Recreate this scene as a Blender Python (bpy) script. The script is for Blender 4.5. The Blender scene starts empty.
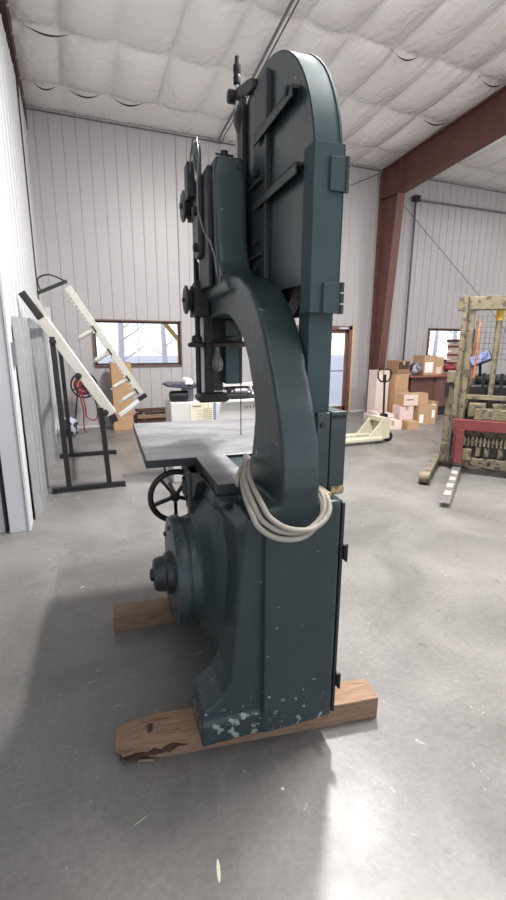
import bpy, bmesh, math, random
from mathutils import Vector, Matrix
C = bpy.context.scene.collection
random.seed(7)
R = math.radians
PI = math.pi

# ------------------------------------------------------------------ materials
def mat(name, col, rough=.6, metal=0., var=0., vscale=6., bump=0., bscale=30., spec=.5,
        spots=None, sscale=40., sthr=.72, stretch=None, emit=None, col2=None, wear=0):
    m = bpy.data.materials.new(name); m.use_nodes = True
    nt = m.node_tree; b = nt.nodes['Principled BSDF']
    b.inputs['Base Color'].default_value = (*col, 1)
    b.inputs['Roughness'].default_value = rough
    b.inputs['Metallic'].default_value = metal
    b.inputs['Specular IOR Level'].default_value = spec
    tc = nt.nodes.new('ShaderNodeTexCoord')
    src = tc.outputs['Object']
    if stretch:
        mp = nt.nodes.new('ShaderNodeMapping'); mp.inputs['Scale'].default_value = stretch
        nt.links.new(src, mp.inputs['Vector']); src = mp.outputs['Vector']
    last = None
    if var > 0 or col2:
        n = nt.nodes.new('ShaderNodeTexNoise'); n.inputs['Scale'].default_value = vscale
        n.inputs['Detail'].default_value = 7; n.inputs['Roughness'].default_value = .65
        nt.links.new(src, n.inputs['Vector'])
        cr = nt.nodes.new('ShaderNodeValToRGB')
        cr.color_ramp.elements[0].position = .3; cr.color_ramp.elements[1].position = .7
        a = [max(0, c*(1-var)) for c in col]; z = col2 if col2 else [min(1, c*(1+var)) for c in col]
        cr.color_ramp.elements[0].color = (*a, 1); cr.color_ramp.elements[1].color = (*z, 1)
        nt.links.new(n.outputs['Fac'], cr.inputs['Fac'])
        last = cr.outputs['Color']
    if spots:
        n = nt.nodes.new('ShaderNodeTexNoise'); n.inputs['Scale'].default_value = sscale
        n.inputs['Detail'].default_value = 5; nt.links.new(src, n.inputs['Vector'])
        cr = nt.nodes.new('ShaderNodeValToRGB'); cr.color_ramp.interpolation = 'LINEAR'
        cr.color_ramp.elements[0].position = sthr; cr.color_ramp.elements[1].position = sthr+.03
        fac = n.outputs['Fac']
        if wear:
            sx = nt.nodes.new('ShaderNodeSeparateXYZ'); nt.links.new(tc.outputs['Object'], sx.inputs[0])
            mr = nt.nodes.new('ShaderNodeMapRange'); mr.inputs['From Min'].default_value = .12; mr.inputs['From Max'].default_value = .42
            mr.inputs['To Min'].default_value = wear; mr.inputs['To Max'].default_value = 0; nt.links.new(sx.outputs['Z'], mr.inputs['Value'])
            ad = nt.nodes.new('ShaderNodeMath'); nt.links.new(fac, ad.inputs[0]); nt.links.new(mr.outputs[0], ad.inputs[1]); fac = ad.outputs[0]
        nt.links.new(fac, cr.inputs['Fac'])
        mx = nt.nodes.new('ShaderNodeMixRGB')
        nt.links.new(cr.outputs['Color'], mx.inputs['Fac'])
        if last: nt.links.new(last, mx.inputs['Color1'])
        else: mx.inputs['Color1'].default_value = (*col, 1)
        mx.inputs['Color2'].default_value = (*spots, 1)
        last = mx.outputs['Color']
    if last: nt.links.new(last, b.inputs['Base Color'])
    if bump > 0:
        n = nt.nodes.new('ShaderNodeTexNoise'); n.inputs['Scale'].default_value = bscale
        n.inputs['Detail'].default_value = 6; nt.links.new(src, n.inputs['Vector'])
        bp = nt.nodes.new('ShaderNodeBump'); bp.inputs['Strength'].default_value = bump
        bp.inputs['Distance'].default_value = .02
        nt.links.new(n.outputs['Fac'], bp.inputs['Height']); nt.links.new(bp.outputs['Normal'], b.inputs['Normal'])
    if emit:
        b.inputs['Emission Color'].default_value = (*emit[:3], 1); b.inputs['Emission Strength'].default_value = emit[3]
    return m
def S(r, g, b):   # sRGB 0-255 -> linear
    f = lambda c: (c/255/12.92) if c/255 <= .04045 else ((c/255+.055)/1.055)**2.4
    return (f(r), f(g), f(b))

M = {}
M['saw'] = mat('machine_green_paint', S(43, 57, 60), .36, 0, .20, 5, .12, 14, spots=S(140, 145, 136), sscale=30, sthr=.70, wear=.13)
M['saw_lite'] = mat('machine_green_paint_sheet', S(66, 81, 84), .62, 0, .10, 6, .04, 10, spec=.12, spots=S(150, 158, 150), sscale=40, sthr=.76)
M['saw_dark'] = mat('machine_dark_paint', S(36, 42, 45), .45, 0, .2, 8, .05, 20)
M['iron'] = mat('black_iron', S(33, 33, 35), .5, .3, .25, 12, .1, 40)
M['rust'] = mat('brown_iron', S(66, 56, 52), .5, .5, .3, 14, .1, 40)
M['table'] = mat('table_steel', S(120, 120, 124), .30, .35, .22, 3.0, .03, 60, col2=S(176, 176, 178), stretch=(1, 2.2, 1))
M['table_edge'] = mat('table_edge_iron', S(50, 52, 56), .5, .3, .2, 10)
M['steel'] = mat('bright_steel', S(190, 190, 190), .3, .8, .1, 20)
M['timber'] = mat('timber_wood', S(140, 113, 90), .75, 0, .28, 9, .3, 30, stretch=(1.2, 9, 9), spots=S(105, 78, 58), sscale=7, sthr=.66)
M['timber2'] = mat('old_timber_wood', S(128, 104, 84), .8, 0, .3, 9, .3, 30, stretch=(1.2, 9, 9))
M['splinter'] = mat('splintered_wood', S(70, 48, 34), .9, 0, .4, 30, .5, 60)
M['cord'] = mat('grey_cord', S(158, 152, 140), .55, 0, .08, 30)
M['tape'] = mat('tan_card', S(176, 156, 118), .7, 0, .2, 30, spots=S(120, 100, 70), sscale=30, sthr=.6)
M['handle'] = mat('clear_plastic', S(130, 130, 132), .12, 0, 0); M['handle'].node_tree.nodes['Principled BSDF'].inputs['Transmission Weight'].default_value = .55
M['wall'] = mat('white_liner_panel', S(172, 169, 169), .42, 0, .03, .8, .02, 3)
M['wall_left'] = mat('white_liner_panel_side', S(196, 198, 200), .38, 0, .03, .8, .05, 2)
M['trimwhite'] = mat('white_trim', S(205, 205, 206), .45, 0, .03, 3)
M['corr'] = mat('grey_corrugated_metal', S(150, 152, 156), .40, .3, .12, 2, .02, 8)
M['red_steel'] = mat('red_oxide_steel', S(96, 61, 56), .55, 0, .22, 3.2, .05, 20, spots=S(150, 90, 78), sscale=9, sthr=.70)
M['dark_steel'] = mat('dark_oxide_steel', S(70, 44, 42), .6, 0, .2, 4)
M['brownframe'] = mat('brown_window_frame', S(112, 80, 68), .55, 0, .2, 12)
M['woodtrim'] = mat('raw_wood_trim', S(205, 175, 140), .7, 0, .15, 10)
M['blackframe'] = mat('black_gasket', S(38, 34, 34), .5)
M['black'] = mat('black_powder_coat', S(22, 22, 24), .42, 0, .1, 10)
M['alu'] = mat('cream_aluminium', S(184, 181, 172), .38, .2, .06, 10)
M['alu_bright'] = mat('bright_aluminium', S(225, 225, 225), .25, .4, .04, 10)
M['card'] = mat('cardboard', S(176, 142, 108), .8, 0, .08, 6, .05, 20)
M['card_dark'] = mat('cardboard_dark', S(140, 108, 80), .8, 0, .1, 6, .05, 20)
M['card_pale'] = mat('pale_cardboard', S(214, 194, 184), .75, 0, .06, 6)
M['paper'] = mat('white_paper', S(232, 228, 226), .7, 0, .04, 20)
M['wrap'] = mat('pinkish_wrap', S(218, 190, 184), .5, 0, .1, 8, .3, 20)
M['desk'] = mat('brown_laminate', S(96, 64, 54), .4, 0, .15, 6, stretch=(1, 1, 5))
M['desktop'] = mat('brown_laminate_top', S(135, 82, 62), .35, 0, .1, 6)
M['hosered'] = mat('red_hose', S(128, 36, 44), .5, 0, .1, 10)
M['fork_tan'] = mat('worn_tan_paint', S(114, 104, 83), .6, .1, .3, 9, .15, 30, spots=S(76, 68, 54), sscale=16, sthr=.55)
M['fork_grime'] = mat('grimy_grease_steel', S(108, 98, 80), .6, .3, .4, 14, .2, 30, spots=S(50, 44, 38), sscale=18, sthr=.55)
M['fork_red'] = mat('worn_red_paint', S(104, 44, 46), .55, 0, .25, 8, .1, 20, spots=S(90, 60, 55), sscale=20, sthr=.66)
M['yellow'] = mat('yellow_paint', S(214, 170, 50), .5, 0, .15, 20)
M['orange'] = mat('orange_paint', S(214, 130, 70), .5, 0, .1, 20)
M['screen'] = mat('blue_grey_plastic', S(120, 130, 170), .3)
M['jack'] = mat('cream_paint', S(190, 184, 164), .5, 0, .12, 8, .05, 20, spots=S(120, 110, 95), sscale=20, sthr=.68)
M['machine_white'] = mat('offwhite_enamel', S(198, 196, 192), .45, 0, .06, 8)
M['cream'] = mat('cream_plate', S(216, 208, 184), .6, 0, .04, 10)
M['ink'] = mat('dark_ink', S(60, 60, 55), .7)
M['pad'] = mat('dark_blue_pad', S(52, 54, 66), .6)
M['cable'] = mat('grey_cable', S(90, 90, 92), .5)
M['galv'] = mat('galvanised_conduit', S(120, 118, 126), .4, .3)
M['bluepipe'] = mat('slate_blue_conduit', S(66, 70, 92), .45)
M['bark'] = mat('pale_bark', S(228, 222, 230), .9, 0, .2, 6)
M['snow'] = mat('pale_gravel_ground', S(236, 234, 236), .9, 0, .08, 1)
M['foliage'] = mat('winter_foliage', S(150, 152, 140), .9, 0, .3, 3)
M['lamp'] = mat('lamp_housing', S(210, 210, 210), .5)
M['bag'] = mat('crumpled_plastic', S(170, 172, 190), .3, 0, .0, 9, .6, 12, spots=S(30, 30, 36), sscale=7, sthr=.5)
M['bulb'] = mat('lamp_lens', (1, 1, 1), .5, emit=(1, .97, .94, 4))

def glass_mat():
    m = bpy.data.materials.new('window_glass'); m.use_nodes = True
    nt = m.node_tree; nt.nodes.clear()
    o = nt.nodes.new('ShaderNodeOutputMaterial'); t = nt.nodes.new('ShaderNodeBsdfTransparent')
    g = nt.nodes.new('ShaderNodeBsdfGlossy'); g.inputs['Roughness'].default_value = .05
    f = nt.nodes.new('ShaderNodeFresnel'); mx = nt.nodes.new('ShaderNodeMixShader')
    f.inputs['IOR'].default_value = 1.3
    nt.links.new(f.outputs[0], mx.inputs[0]); nt.links.new(t.outputs[0], mx.inputs[1]); nt.links.new(g.outputs[0], mx.inputs[2])
    nt.links.new(mx.outputs[0], o.inputs[0]); return m
M['glass'] = glass_mat()

def floor_mat():
    m = bpy.data.materials.new('polished_concrete'); m.use_nodes = True
    nt = m.node_tree; b = nt.nodes['Principled BSDF']; L = nt.links.new
    tc = nt.nodes.new('ShaderNodeTexCoord')
    def noise(s, d=6, r=.6, dist=0):
        n = nt.nodes.new('ShaderNodeTexNoise'); n.inputs['Scale'].default_value = s; n.inputs['Detail'].default_value = d
        n.inputs['Roughness'].default_value = r; n.inputs['Distortion'].default_value = dist
        L(tc.outputs['Object'], n.inputs['Vector']); return n.outputs['Fac']
    def ramp(f, a, ca, z, cz):
        c = nt.nodes.new('ShaderNodeValToRGB'); c.color_ramp.elements[0].position = a; c.color_ramp.elements[1].position = z
        c.color_ramp.elements[0].color = (*ca, 1); c.color_ramp.elements[1].color = (*cz, 1); L(f, c.inputs['Fac']); return c.outputs['Color']
    def mix(f, a, c, mode='MIX'):
        x = nt.nodes.new('ShaderNodeMixRGB'); x.blend_type = mode
        if isinstance(f, float): x.inputs['Fac'].default_value = f
        else: L(f, x.inputs['Fac'])
        L(a, x.inputs['Color1'])
        if isinstance(c, tuple): x.inputs['Color2'].default_value = (*c, 1)
        else: L(c, x.inputs['Color2'])
        return x.outputs['Color']
    base = ramp(noise(1.1, 8, .62, .6), .3, S(104, 102, 99), .7, S(142, 139, 136))
    fine = ramp(noise(38, 10, .78), .35, (.66, .66, .66), .65, (1.0, 1.0, 1.0))
    c = mix(.8, base, fine, 'MULTIPLY')
    c = mix(ramp(noise(9, 4, .5), .66, (0, 0, 0), .74, (.55, .55, .55)), c, S(84, 82, 80))
    c = mix(ramp(noise(15, 3, .5, 1.5), .70, (0, 0, 0), .73, (.7, .7, .7)), c, S(165, 160, 153))
    c = mix(ramp(noise(60, 2, .5), .74, (0, 0, 0), .78, (.6, .6, .6)), c, S(185, 182, 178))
    L(c, b.inputs['Base Color'])
    L(ramp(noise(2.3, 6, .6), .3, (.26, .26, .26), .7, (.46, .46, .46)), b.inputs['Roughness'])
    bp = nt.nodes.new('ShaderNodeBump'); bp.inputs['Strength'].default_value = .12; bp.inputs['Distance'].default_value = .01
    L(noise(18, 8, .7), bp.inputs['Height']); L(bp.outputs['Normal'], b.inputs['Normal'])
    return m
M['floor'] = floor_mat()

def ceiling_mat():
    m = bpy.data.materials.new('white_vinyl_insulation'); m.use_nodes = True
    nt = m.node_tree; b = nt.nodes['Principled BSDF']; L = nt.links.new
    b.inputs['Base Color'].default_value = (*S(240, 237, 236), 1); b.inputs['Roughness'].default_value = .30; b.inputs['Coat Weight'].default_value = .8; b.inputs['Coat Roughness'].default_value = .10
    tc = nt.nodes.new('ShaderNodeTexCoord')
    mp = nt.nodes.new('ShaderNodeMapping'); mp.inputs['Scale'].default_value = (1.0, 1.0, 1); L(tc.outputs['Object'], mp.inputs['Vector'])
    n = nt.nodes.new('ShaderNodeTexNoise'); n.inputs['Scale'].default_value = 2.6; n.inputs['Detail'].default_value = 3
    n.inputs['Distortion'].default_value = 2.0; L(mp.outputs[0], n.inputs['Vector'])
    n2 = nt.nodes.new('ShaderNodeTexNoise'); n2.inputs['Scale'].default_value = 13; n2.inputs['Detail'].default_value = 3
    n2.inputs['Distortion'].default_value = 1.5; L(mp.outputs[0], n2.inputs['Vector'])
    ad = nt.nodes.new('ShaderNodeMath'); ad.operation = 'MULTIPLY_ADD'; ad.inputs[1].default_value = .10
    L(n2.outputs['Fac'], ad.inputs[0]); L(n.outputs['Fac'], ad.inputs[2])
    bp = nt.nodes.new('ShaderNodeBump'); bp.inputs['Strength'].default_value = .55; bp.inputs['Distance'].default_value = .05
    L(ad.outputs[0], bp.inputs['Height']); L(bp.outputs['Normal'], b.inputs['Normal']); L(bp.outputs['Normal'], b.inputs['Coat Normal'])
    return m
M['ceil'] = ceiling_mat()

# ------------------------------------------------------------------ geometry helpers
class MB:
    def __init__(s): s.bm = bmesh.new()
    def box(s, x0, x1, y0, y1, z0, z1, mx=None):
        v = [s.bm.verts.new(p) for p in [(x0, y0, z0), (x1, y0, z0), (x1, y1, z0), (x0, y1, z0), (x0, y0, z1), (x1, y0, z1), (x1, y1, z1), (x0, y1, z1)]]
        for f in [(0, 3, 2, 1), (4, 5, 6, 7), (0, 1, 5, 4), (1, 2, 6, 5), (2, 3, 7, 6), (3, 0, 4, 7)]: s.bm.faces.new([v[i] for i in f])
        if mx is not None: bmesh.ops.transform(s.bm, matrix=mx, verts=v)
        return s
    def tube(s, pts, r, n=12, cap=True):
        pts = [Vector(p) for p in pts]; rings = []
        rr = r if isinstance(r, (list, tuple)) else [r]*len(pts)
        up = None
        for i, p in enumerate(pts):
            t = (pts[min(i+1, len(pts)-1)]-pts[max(i-1, 0)]).normalized()
            if up is None:
                up = Vector((0, 0, 1)) if abs(t.z) < .9 else Vector((1, 0, 0))
            a = t.cross(up).normalized(); b = a.cross(t).normalized(); up = b
            rings.append([s.bm.verts.new(p+(a*math.cos(2*PI*k/n)+b*math.sin(2*PI*k/n))*rr[i]) for k in range(n)])
        for i in range(len(rings)-1):
            for k in range(n):
                s.bm.faces.new([rings[i][k], rings[i][(k+1) % n], rings[i+1][(k+1) % n], rings[i+1][k]])
        if cap: s.bm.faces.new(rings[0][::-1]); s.bm.faces.new(rings[-1])
        return s
    def bar(s, a, b, w, h, up=(0, 0, 1)):
        a = Vector(a); b = Vector(b); t = (b-a).normalized(); u = Vector(up)
        sd = t.cross(u)
        if sd.length < 1e-4: sd = t.cross(Vector((0, 1, 0)))
        sd.normalize(); u = sd.cross(t).normalized()
        vs = []
        for p in (a, b):
            for i, j in ((-1, -1), (1, -1), (1, 1), (-1, 1)): vs.append(s.bm.verts.new(p+sd*w/2*i+u*h/2*j))
        for f in [(0, 1, 2, 3), (7, 6, 5, 4), (0, 4, 5, 1), (1, 5, 6, 2), (2, 6, 7, 3), (3, 7, 4, 0)]: s.bm.faces.new([vs[i] for i in f])
        return s
    def prism(s, prof, axis, a, b):
        """prof 2D polygon; axis x: (y,z); y: (x,z); z: (x,y)"""
        def P(p, t): return {'x': (t, p[0], p[1]), 'y': (p[0], t, p[1]), 'z': (p[0], p[1], t)}[axis]
        A = [s.bm.verts.new(P(p, a)) for p in prof]; B = [s.bm.verts.new(P(p, b)) for p in prof]
        n = len(prof); s.bm.faces.new(A[::-1]); s.bm.faces.new(B)
        for i in range(n): s.bm.faces.new([A[i], A[(i+1) % n], B[(i+1) % n], B[i]])
        return s
    def lathe(s, prof, axis='z', c=(0, 0, 0), n=32):
        """prof: list of (t along axis, radius)"""
        rings = []
        for t, r in prof:
            ring = []
            for k in range(n):
                a = 2*PI*k/n; u, v = r*math.cos(a), r*math.sin(a)
                p = {'z': (u, v, t), 'x': (t, u, v), 'y': (u, t, v)}[axis]
                ring.append(s.bm.verts.new(Vector(c)+Vector(p)))
            rings.append(ring)
        for i in range(len(rings)-1):
            for k in range(n): s.bm.faces.new([rings[i][k], rings[i][(k+1) % n], rings[i+1][(k+1) % n], rings[i+1][k]])
        s.bm.faces.new(rings[0][::-1]); s.bm.faces.new(rings[-1]); return s
    def torus(s, c, R0, r, axis='y', n=40, m=10, a0=0, a1=2*PI):
        pts = []
        for k in range(n):
            a = 2*PI*k/n; u, v = R0*math.cos(a), R0*math.sin(a)
            d = {'y': Vector((math.cos(a), 0, math.sin(a))), 'x': Vector((0, math.cos(a), math.sin(a))), 'z': Vector((math.cos(a), math.sin(a), 0))}[axis]
            ax = {'y': Vector((0, 1, 0)), 'x': Vector((1, 0, 0)), 'z': Vector((0, 0, 1))}[axis]
            pts.append([s.bm.verts.new(Vector(c)+d*(R0+r*math.cos(2*PI*j/m))+ax*r*math.sin(2*PI*j/m)) for j in range(m)])
        for k in range(n):
            for j in range(m): s.bm.faces.new([pts[k][j], pts[(k+1) % n][j], pts[(k+1) % n][(j+1) % m], pts[k][(j+1) % m]])
        return s
    def loft(s, secs):
        rings = [[s.bm.verts.new(p) for p in sec] for sec in secs]; n = len(rings[0])
        for i in range(len(rings)-1):
            for k in range(n): s.bm.faces.new([rings[i][k], rings[i][(k+1) % n], rings[i+1][(k+1) % n], rings[i+1][k]])
        s.bm.faces.new(rings[0][::-1]); s.bm.faces.new(rings[-1]); return s
    def sphere(s, c, r, sc=(1, 1, 1), seg=16):
        mx = Matrix.Translation(c) @ Matrix.Diagonal((*sc, 1))
        bmesh.ops.create_uvsphere(s.bm, u_segments=seg, v_segments=seg//2, radius=r, matrix=mx); return s
    def build(s, name, m, parent=None, bevel=0, smooth=False, seg=2, **kw):
        bmesh.ops.recalc_face_normals(s.bm, faces=s.bm.faces[:])
        me = bpy.data.meshes.new(name); s.bm.to_mesh(me); s.bm.free()
        o = bpy.data.objects.new(name, me); C.objects.link(o)
        me.materials.append(M[m] if isinstance(m, str) else m)
        if smooth:
            for p in me.polygons: p.use_smooth = True
            if smooth != 'all':
                bm = bmesh.new(); bm.from_mesh(me)
                for e in bm.edges:
                    if len(e.link_faces) == 2 and e.calc_face_angle(0) > R(35): e.smooth = False
                bm.to_mesh(me); bm.free()
        if bevel:
            b = o.modifiers.new('bevel', 'BEVEL'); b.width = bevel; b.segments = seg; b.limit_method = 'ANGLE'; b.angle_limit = R(40)
        if parent: o.parent = parent
        if kw.get('label'): o['label'] = kw['label']
        return o
def tag(o, label=None, cat=None, group=None, kind=None):
    if label: o['label'] = label
    if cat: o['category'] = cat
    if group: o['group'] = group
    if kind: o['kind'] = kind
    return o
def thing(name, label, cat, loc=(0, 0, 0), rz=0, group=None):
    o = bpy.data.objects.new(name, None); C.objects.link(o); o.empty_display_size = .1
    o.location = loc; o.rotation_euler = (0, 0, rz); return tag(o, label, cat, group)
def struct(o): o['kind'] = 'structure'; return o

# ------------------------------------------------------------------ room
YB = 9.51; SL = .075; ZE = 5.56; XR = 16.; YF = -4.
def zc(y): return ZE+SL*(YB-y)
struct(MB().box(-6, XR, YF-2, YB+.12, -.2, 0).build('floor', 'floor'))

RIB = .2212; X0 = -.238
def corr_panel(mb, x0, x1, z0, z1, y=YB, pitch=RIB, org=X0, w=.030, h=.013, top=.014):
    """vertical-rib liner panel, ribs towards -y"""
    xs = [(x0, 0)]
    k = math.ceil((x0-org)/pitch-1)
    while org+k*pitch < x1+pitch:
        c = org+k*pitch
        for dx, d in ((-w/2, 0), (-top/2, h), (top/2, h), (w/2, 0)):
            if x0+.001 < c+dx < x1-.001: xs.append((c+dx, d))
        k += 1
    xs.append((x1, 0))
    A = [mb.bm.verts.new((x, y-d, z0)) for x, d in xs]; B = [mb.bm.verts.new((x, y-d, z1)) for x, d in xs]
    for i in range(len(xs)-1): mb.bm.faces.new([A[i], A[i+1], B[i+1], B[i]])
WL = (.442, 2.19, 1.205, 2.115); WR = (8.74, 10.45, 1.22, 2.09); DR = (4.62, 6.42, 0, 2.09)
mb = MB()
for x0, x1, z0, z1 in [(-.36, WL[0], 0, ZE+.1), (WL[0], WL[1], 0, WL[2]), (WL[0], WL[1], WL[3], ZE+.1), (WL[1], DR[0], 0, ZE+.1),
                       (DR[0], DR[1], DR[3], ZE+.1), (DR[1], WR[0], 0, ZE+.1), (WR[0], WR[1], 0, WR[2]), (WR[0], WR[1], WR[3], ZE+.1), (WR[1], XR, 0, ZE+.1)]:
    corr_panel(mb, x0, x1, z0, z1)
wb = struct(mb.build('wall_back', 'wall'))
# outer sheeting (gives the wall thickness)
mb = MB()
for x0, x1, z0, z1 in [(-.5, WL[0], 0, ZE), (WL[0], WL[1], 0, WL[2]), (WL[0], WL[1], WL[3], ZE), (WL[1], DR[0], 0, ZE),
                       (DR[0], DR[1], DR[3], ZE), (DR[1], WR[0], 0, ZE), (WR[0], WR[1], 0, WR[2]), (WR[0], WR[1], WR[3], ZE), (WR[1], XR, 0, ZE)]:
    mb.box(x0, x1, YB+.01, YB+.14, z0, z1+.05)
struct(mb.build('wall_back_outer', 'wall'))
struct(MB().box(XR, XR+.1, YF, YB+.1, 0, 7).build('wall_right', 'wall'))
struct(MB().box(-6.1, -6, YF, YB+.1, 0, 7).build('wall_far_left', 'wall_left'))
# left partition: from y 4.25 to 7.85, then set back to the corner
def left_wall():
    mb = MB()
    # ribbed face on x = -.46 .. -.40, sloped (plane slightly rotated): follows the photo's base line
    def fx(y): return -.478+(y-4.25)*.026
    ys = []; y = 4.25
    ys.append((4.25, 0)); k = 1
    while 4.25+k*.305 < 7.8:
        c = 4.25+k*.305
        for dy, d in ((-.02, 0), (-.008, .006), (.008, .006), (.02, 0)): ys.append((c+dy, d))
        k += 1
    ys.append((7.85, 0))
    def top(y): return 5.13+.03*(7.85-y)
    A = [mb.bm.verts.new((fx(y)+d, y, 0)) for y, d in ys]; B = [mb.bm.verts.new((fx(y)+d, y, top(y)+.1)) for y, d in ys]
    for i in range(len(ys)-1): mb.bm.faces.new([A[i], A[i+1], B[i+1], B[i]])
    a = mb.bm.verts.new((-.62, 7.85, 0)); b = mb.bm.verts.new((-.62, 7.85, top(7.85)+.1))
    mb.bm.faces.new([A[-1], a, b, B[-1]])
    a2 = mb.bm.verts.new((-.62, 4.25, 0)); b2 = mb.bm.verts.new((-.62, 4.25, top(4.25)+.1))
    mb.bm.faces.new([a2, A[0], B[0], b2]); mb.bm.faces.new([a, a2, b2, b])
    return mb
struct(left_wall().build('wall_left', 'wall_left'))
struct(MB().box(-6, -.66, 4.29, 4.4, 0, 5.3).build('wall_front_left', 'wall_left'))
struct(MB().box(-.66, -.645, 4.262, 4.4, 0, 5.3).build('trim_1', 'blackframe'))
struct(MB().box(-.474, -.452, 4.235, 4.50, 0, 5.15).build('trim_2', 'trimwhite', bevel=.003))
struct(MB().box(-.56, -.36, 8.05, YB, 0, 5.2).build('wall_left_corner', 'wall_left'))
struct(MB().box(-.36, -.27, YB-.10, YB-.03, 0, 2.3).build('trim_3', 'trimwhite'))
struct(MB().box(-.36, -.335, 8.05, YB-.05, 0, .14).build('baseboard_left', 'trimwhite'))
struct(MB().box(-.30, XR, YB-.034, YB-.022, 0, .05).build('baseboard_back', 'trimwhite'))
struct(MB().box(-.36, XR, YB-.03, YB-.014, ZE-.05, ZE-.035).build('trim_4', 'cable'))

# ceiling: vinyl faced insulation billowing between purlins and seams
SEAM = .752; PUR = 1.24
def ceiling():
    mb = MB(); dx = .032; dy = .04
    nx = int((XR-3+.6)/dx)+1; ny = int((YB-YF)/dy)+2
    rnd = random.Random(3); ph = [[rnd.uniform(.6, 1.4) for _ in range(60)] for _ in range(60)]
    rows = []
    for j in range(ny):
        y = YB-j*dy; row = []
        for i in range(nx):
            x = -.6+i*dx
            u = (x-.2)/SEAM; v = (YB-.79-y)/PUR
            if v < 0: v = (-(y-(YB-.79))/.79) if y > YB-.79 else v
            iu = math.floor(u); iv = math.floor(v); fu = u-iu; fv = v-iv; fs = .25 if iv < 0 else 1.
            a = ph[iu % 60][iv % 60]
            su = abs(math.sin(PI*fu))**.55; sv = abs(math.sin(PI*fv))**.45
            sag = (.075*su*(.45+.55*sv)+.085*a*sv*(.30+.70*su))*(fs if fv < .5 or iv >= 0 else fs*sv)
            # gathers fanning out of the purlin line
            g = math.exp(-min(fv, 1-fv)*PUR/.16)
            w = .016*g*math.sin(x*52+3*math.sin(x*9+iv)+y*9)*(.3+.7*math.sin(x*5.3+iv*2)**2)
            w += .007*math.sin(y*47+x*14+2*math.sin(y*11+iu))*math.exp(-min(fu, 1-fu)*SEAM/.10)*(.3+.7*math.sin(y*4+iu)**2)
            row.append(mb.bm.verts.new((x, y, zc(y)-sag+w+.02)))
        rows.append(row)
    for j in range(ny-1):
        for i in range(nx-1): mb.bm.faces.new([rows[j][i], rows[j][i+1], rows[j+1][i+1], rows[j+1][i]])
    return mb
struct(ceiling().build('ceiling', 'ceil', smooth='all'))
mb = MB()   # roof sheets above, closes the shed to the sky
v = [mb.bm.verts.new(p) for p in [(-6.1, YB+.2, zc(YB)+.22), (XR+.1, YB+.2, zc(YB)+.22), (XR+.1, YF-.2, zc(YF)+.22), (-6.1, YF-.2, zc(YF)+.22)]]
mb.bm.faces.new(v); struct(mb.build('ceiling_outer', 'wall'))
# dark gaps where the insulation laps have opened at the purlins
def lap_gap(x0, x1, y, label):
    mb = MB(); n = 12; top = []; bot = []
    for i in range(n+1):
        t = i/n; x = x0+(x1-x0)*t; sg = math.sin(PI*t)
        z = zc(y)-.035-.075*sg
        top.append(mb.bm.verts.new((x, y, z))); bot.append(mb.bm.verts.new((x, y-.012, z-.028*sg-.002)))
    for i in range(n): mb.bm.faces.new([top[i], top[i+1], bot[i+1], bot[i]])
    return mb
laps = MB()
def rafter(mb, x, yb, w, zt_off, d0, d1, y0, y1):
    pass
# rigid frame: tapered column and rafter, red oxide
def rigid_frame(X, name, m, label, dB=.26, dT=.62, dR0=.66, dR1=.52):
    fr = thing(name, label, 'steel frame', (X, 0, 0)); hw = .10
    yo = YB-.16                                     # outer flange
    mb = MB()
    # web of column
    zk = zc(yo-dT)-.75
    mb.prism([(yo, 0), (yo, zc(yo)-.1), (yo-dT, zc(yo-dT)-.1), (yo-dT, zk), (yo-dB, 0)], 'x', -.006, .006)
    mb.build('column_web', m, fr)
    mb = MB(); mb.bar((0, yo-dB, 0), (0, yo-dT, zk), .20, .02, up=(0, 1, 0)); mb.build('column_inner_flange', m, fr, bevel=.002)
    mb = MB(); mb.box(-hw, hw, yo, yo+.02, 0, zc(yo)-.12); mb.build('column_outer_flange', m, fr)
    mb = MB(); mb.box(-hw, hw, yo-dT-.012, yo-dT+.012, zk-.02, zc(yo-dT)-.1); mb.build('knee_plate', m, fr)
    mb = MB(); mb.bar((0, yo-dT+.02, zk-.01), (0, yo, zk+.03), .2, .016); mb.build('knee_stiffener', m, fr)
    ye = YF
    mb = MB(); mb.prism([(yo-dT, zc(yo-dT)-.1), (ye, zc(ye)-.1), (ye, zc(ye)-.1-dR1), (yo-dT, zk)], 'x', -.006, .006); mb.build('rafter_web', m, fr)
    mb = MB(); mb.bar((0, yo-dT, zk), (0, ye, zc(ye)-.1-dR1), .20, .02); mb.build('rafter_bottom_flange', m, fr, bevel=.002)
    mb = MB(); mb.bar((0, yo, zc(yo)-.1), (0, ye, zc(ye)-.1), .20, .02); mb.build('rafter_top_flange', m, fr)
    for yy in (6.9, 5.7):
        MB().box(.0065, .075, yy-.006, yy+.006, zc(yy)-.68, zc(yy)-.12).build('web_stiffener', m, fr)
    return fr
rigid_frame(6.94, 'rigid_frame', 'red_steel', 'red oxide tapered steel column and rafter right of the glass door')
# left frame: rafter mostly hidden over the partition
lf = thing('end_frame', 'dark brown steel rafter and column above the left partition wall', 'steel frame', (-.40, 0, 0))
mb = MB(); mb.bar((0, 8.0, 5.30), (0, 9.4, 5.30), .07, .5); mb.build('column_head', 'dark_steel', lf)
mb = MB(); mb.bar((0, 9.45, 5.38), (0, YF, 5.38+SL*(9.45-YF)-.06), .10, .42); mb.build('rafter', 'dark_steel', lf, bevel=.004)
MB().box(-.06, .03, 7.90, 8.0, 0, 5.2).build('column', 'dark_steel', lf)
for k in range(12):
    yy = 8.6-k*.45
    MB().lathe([(0, .014), (.014, .014), (.02, .008)], 'x', (.05, yy, 5.24+SL*(9.45-yy))).build('bolt', 'steel', lf)

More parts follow.
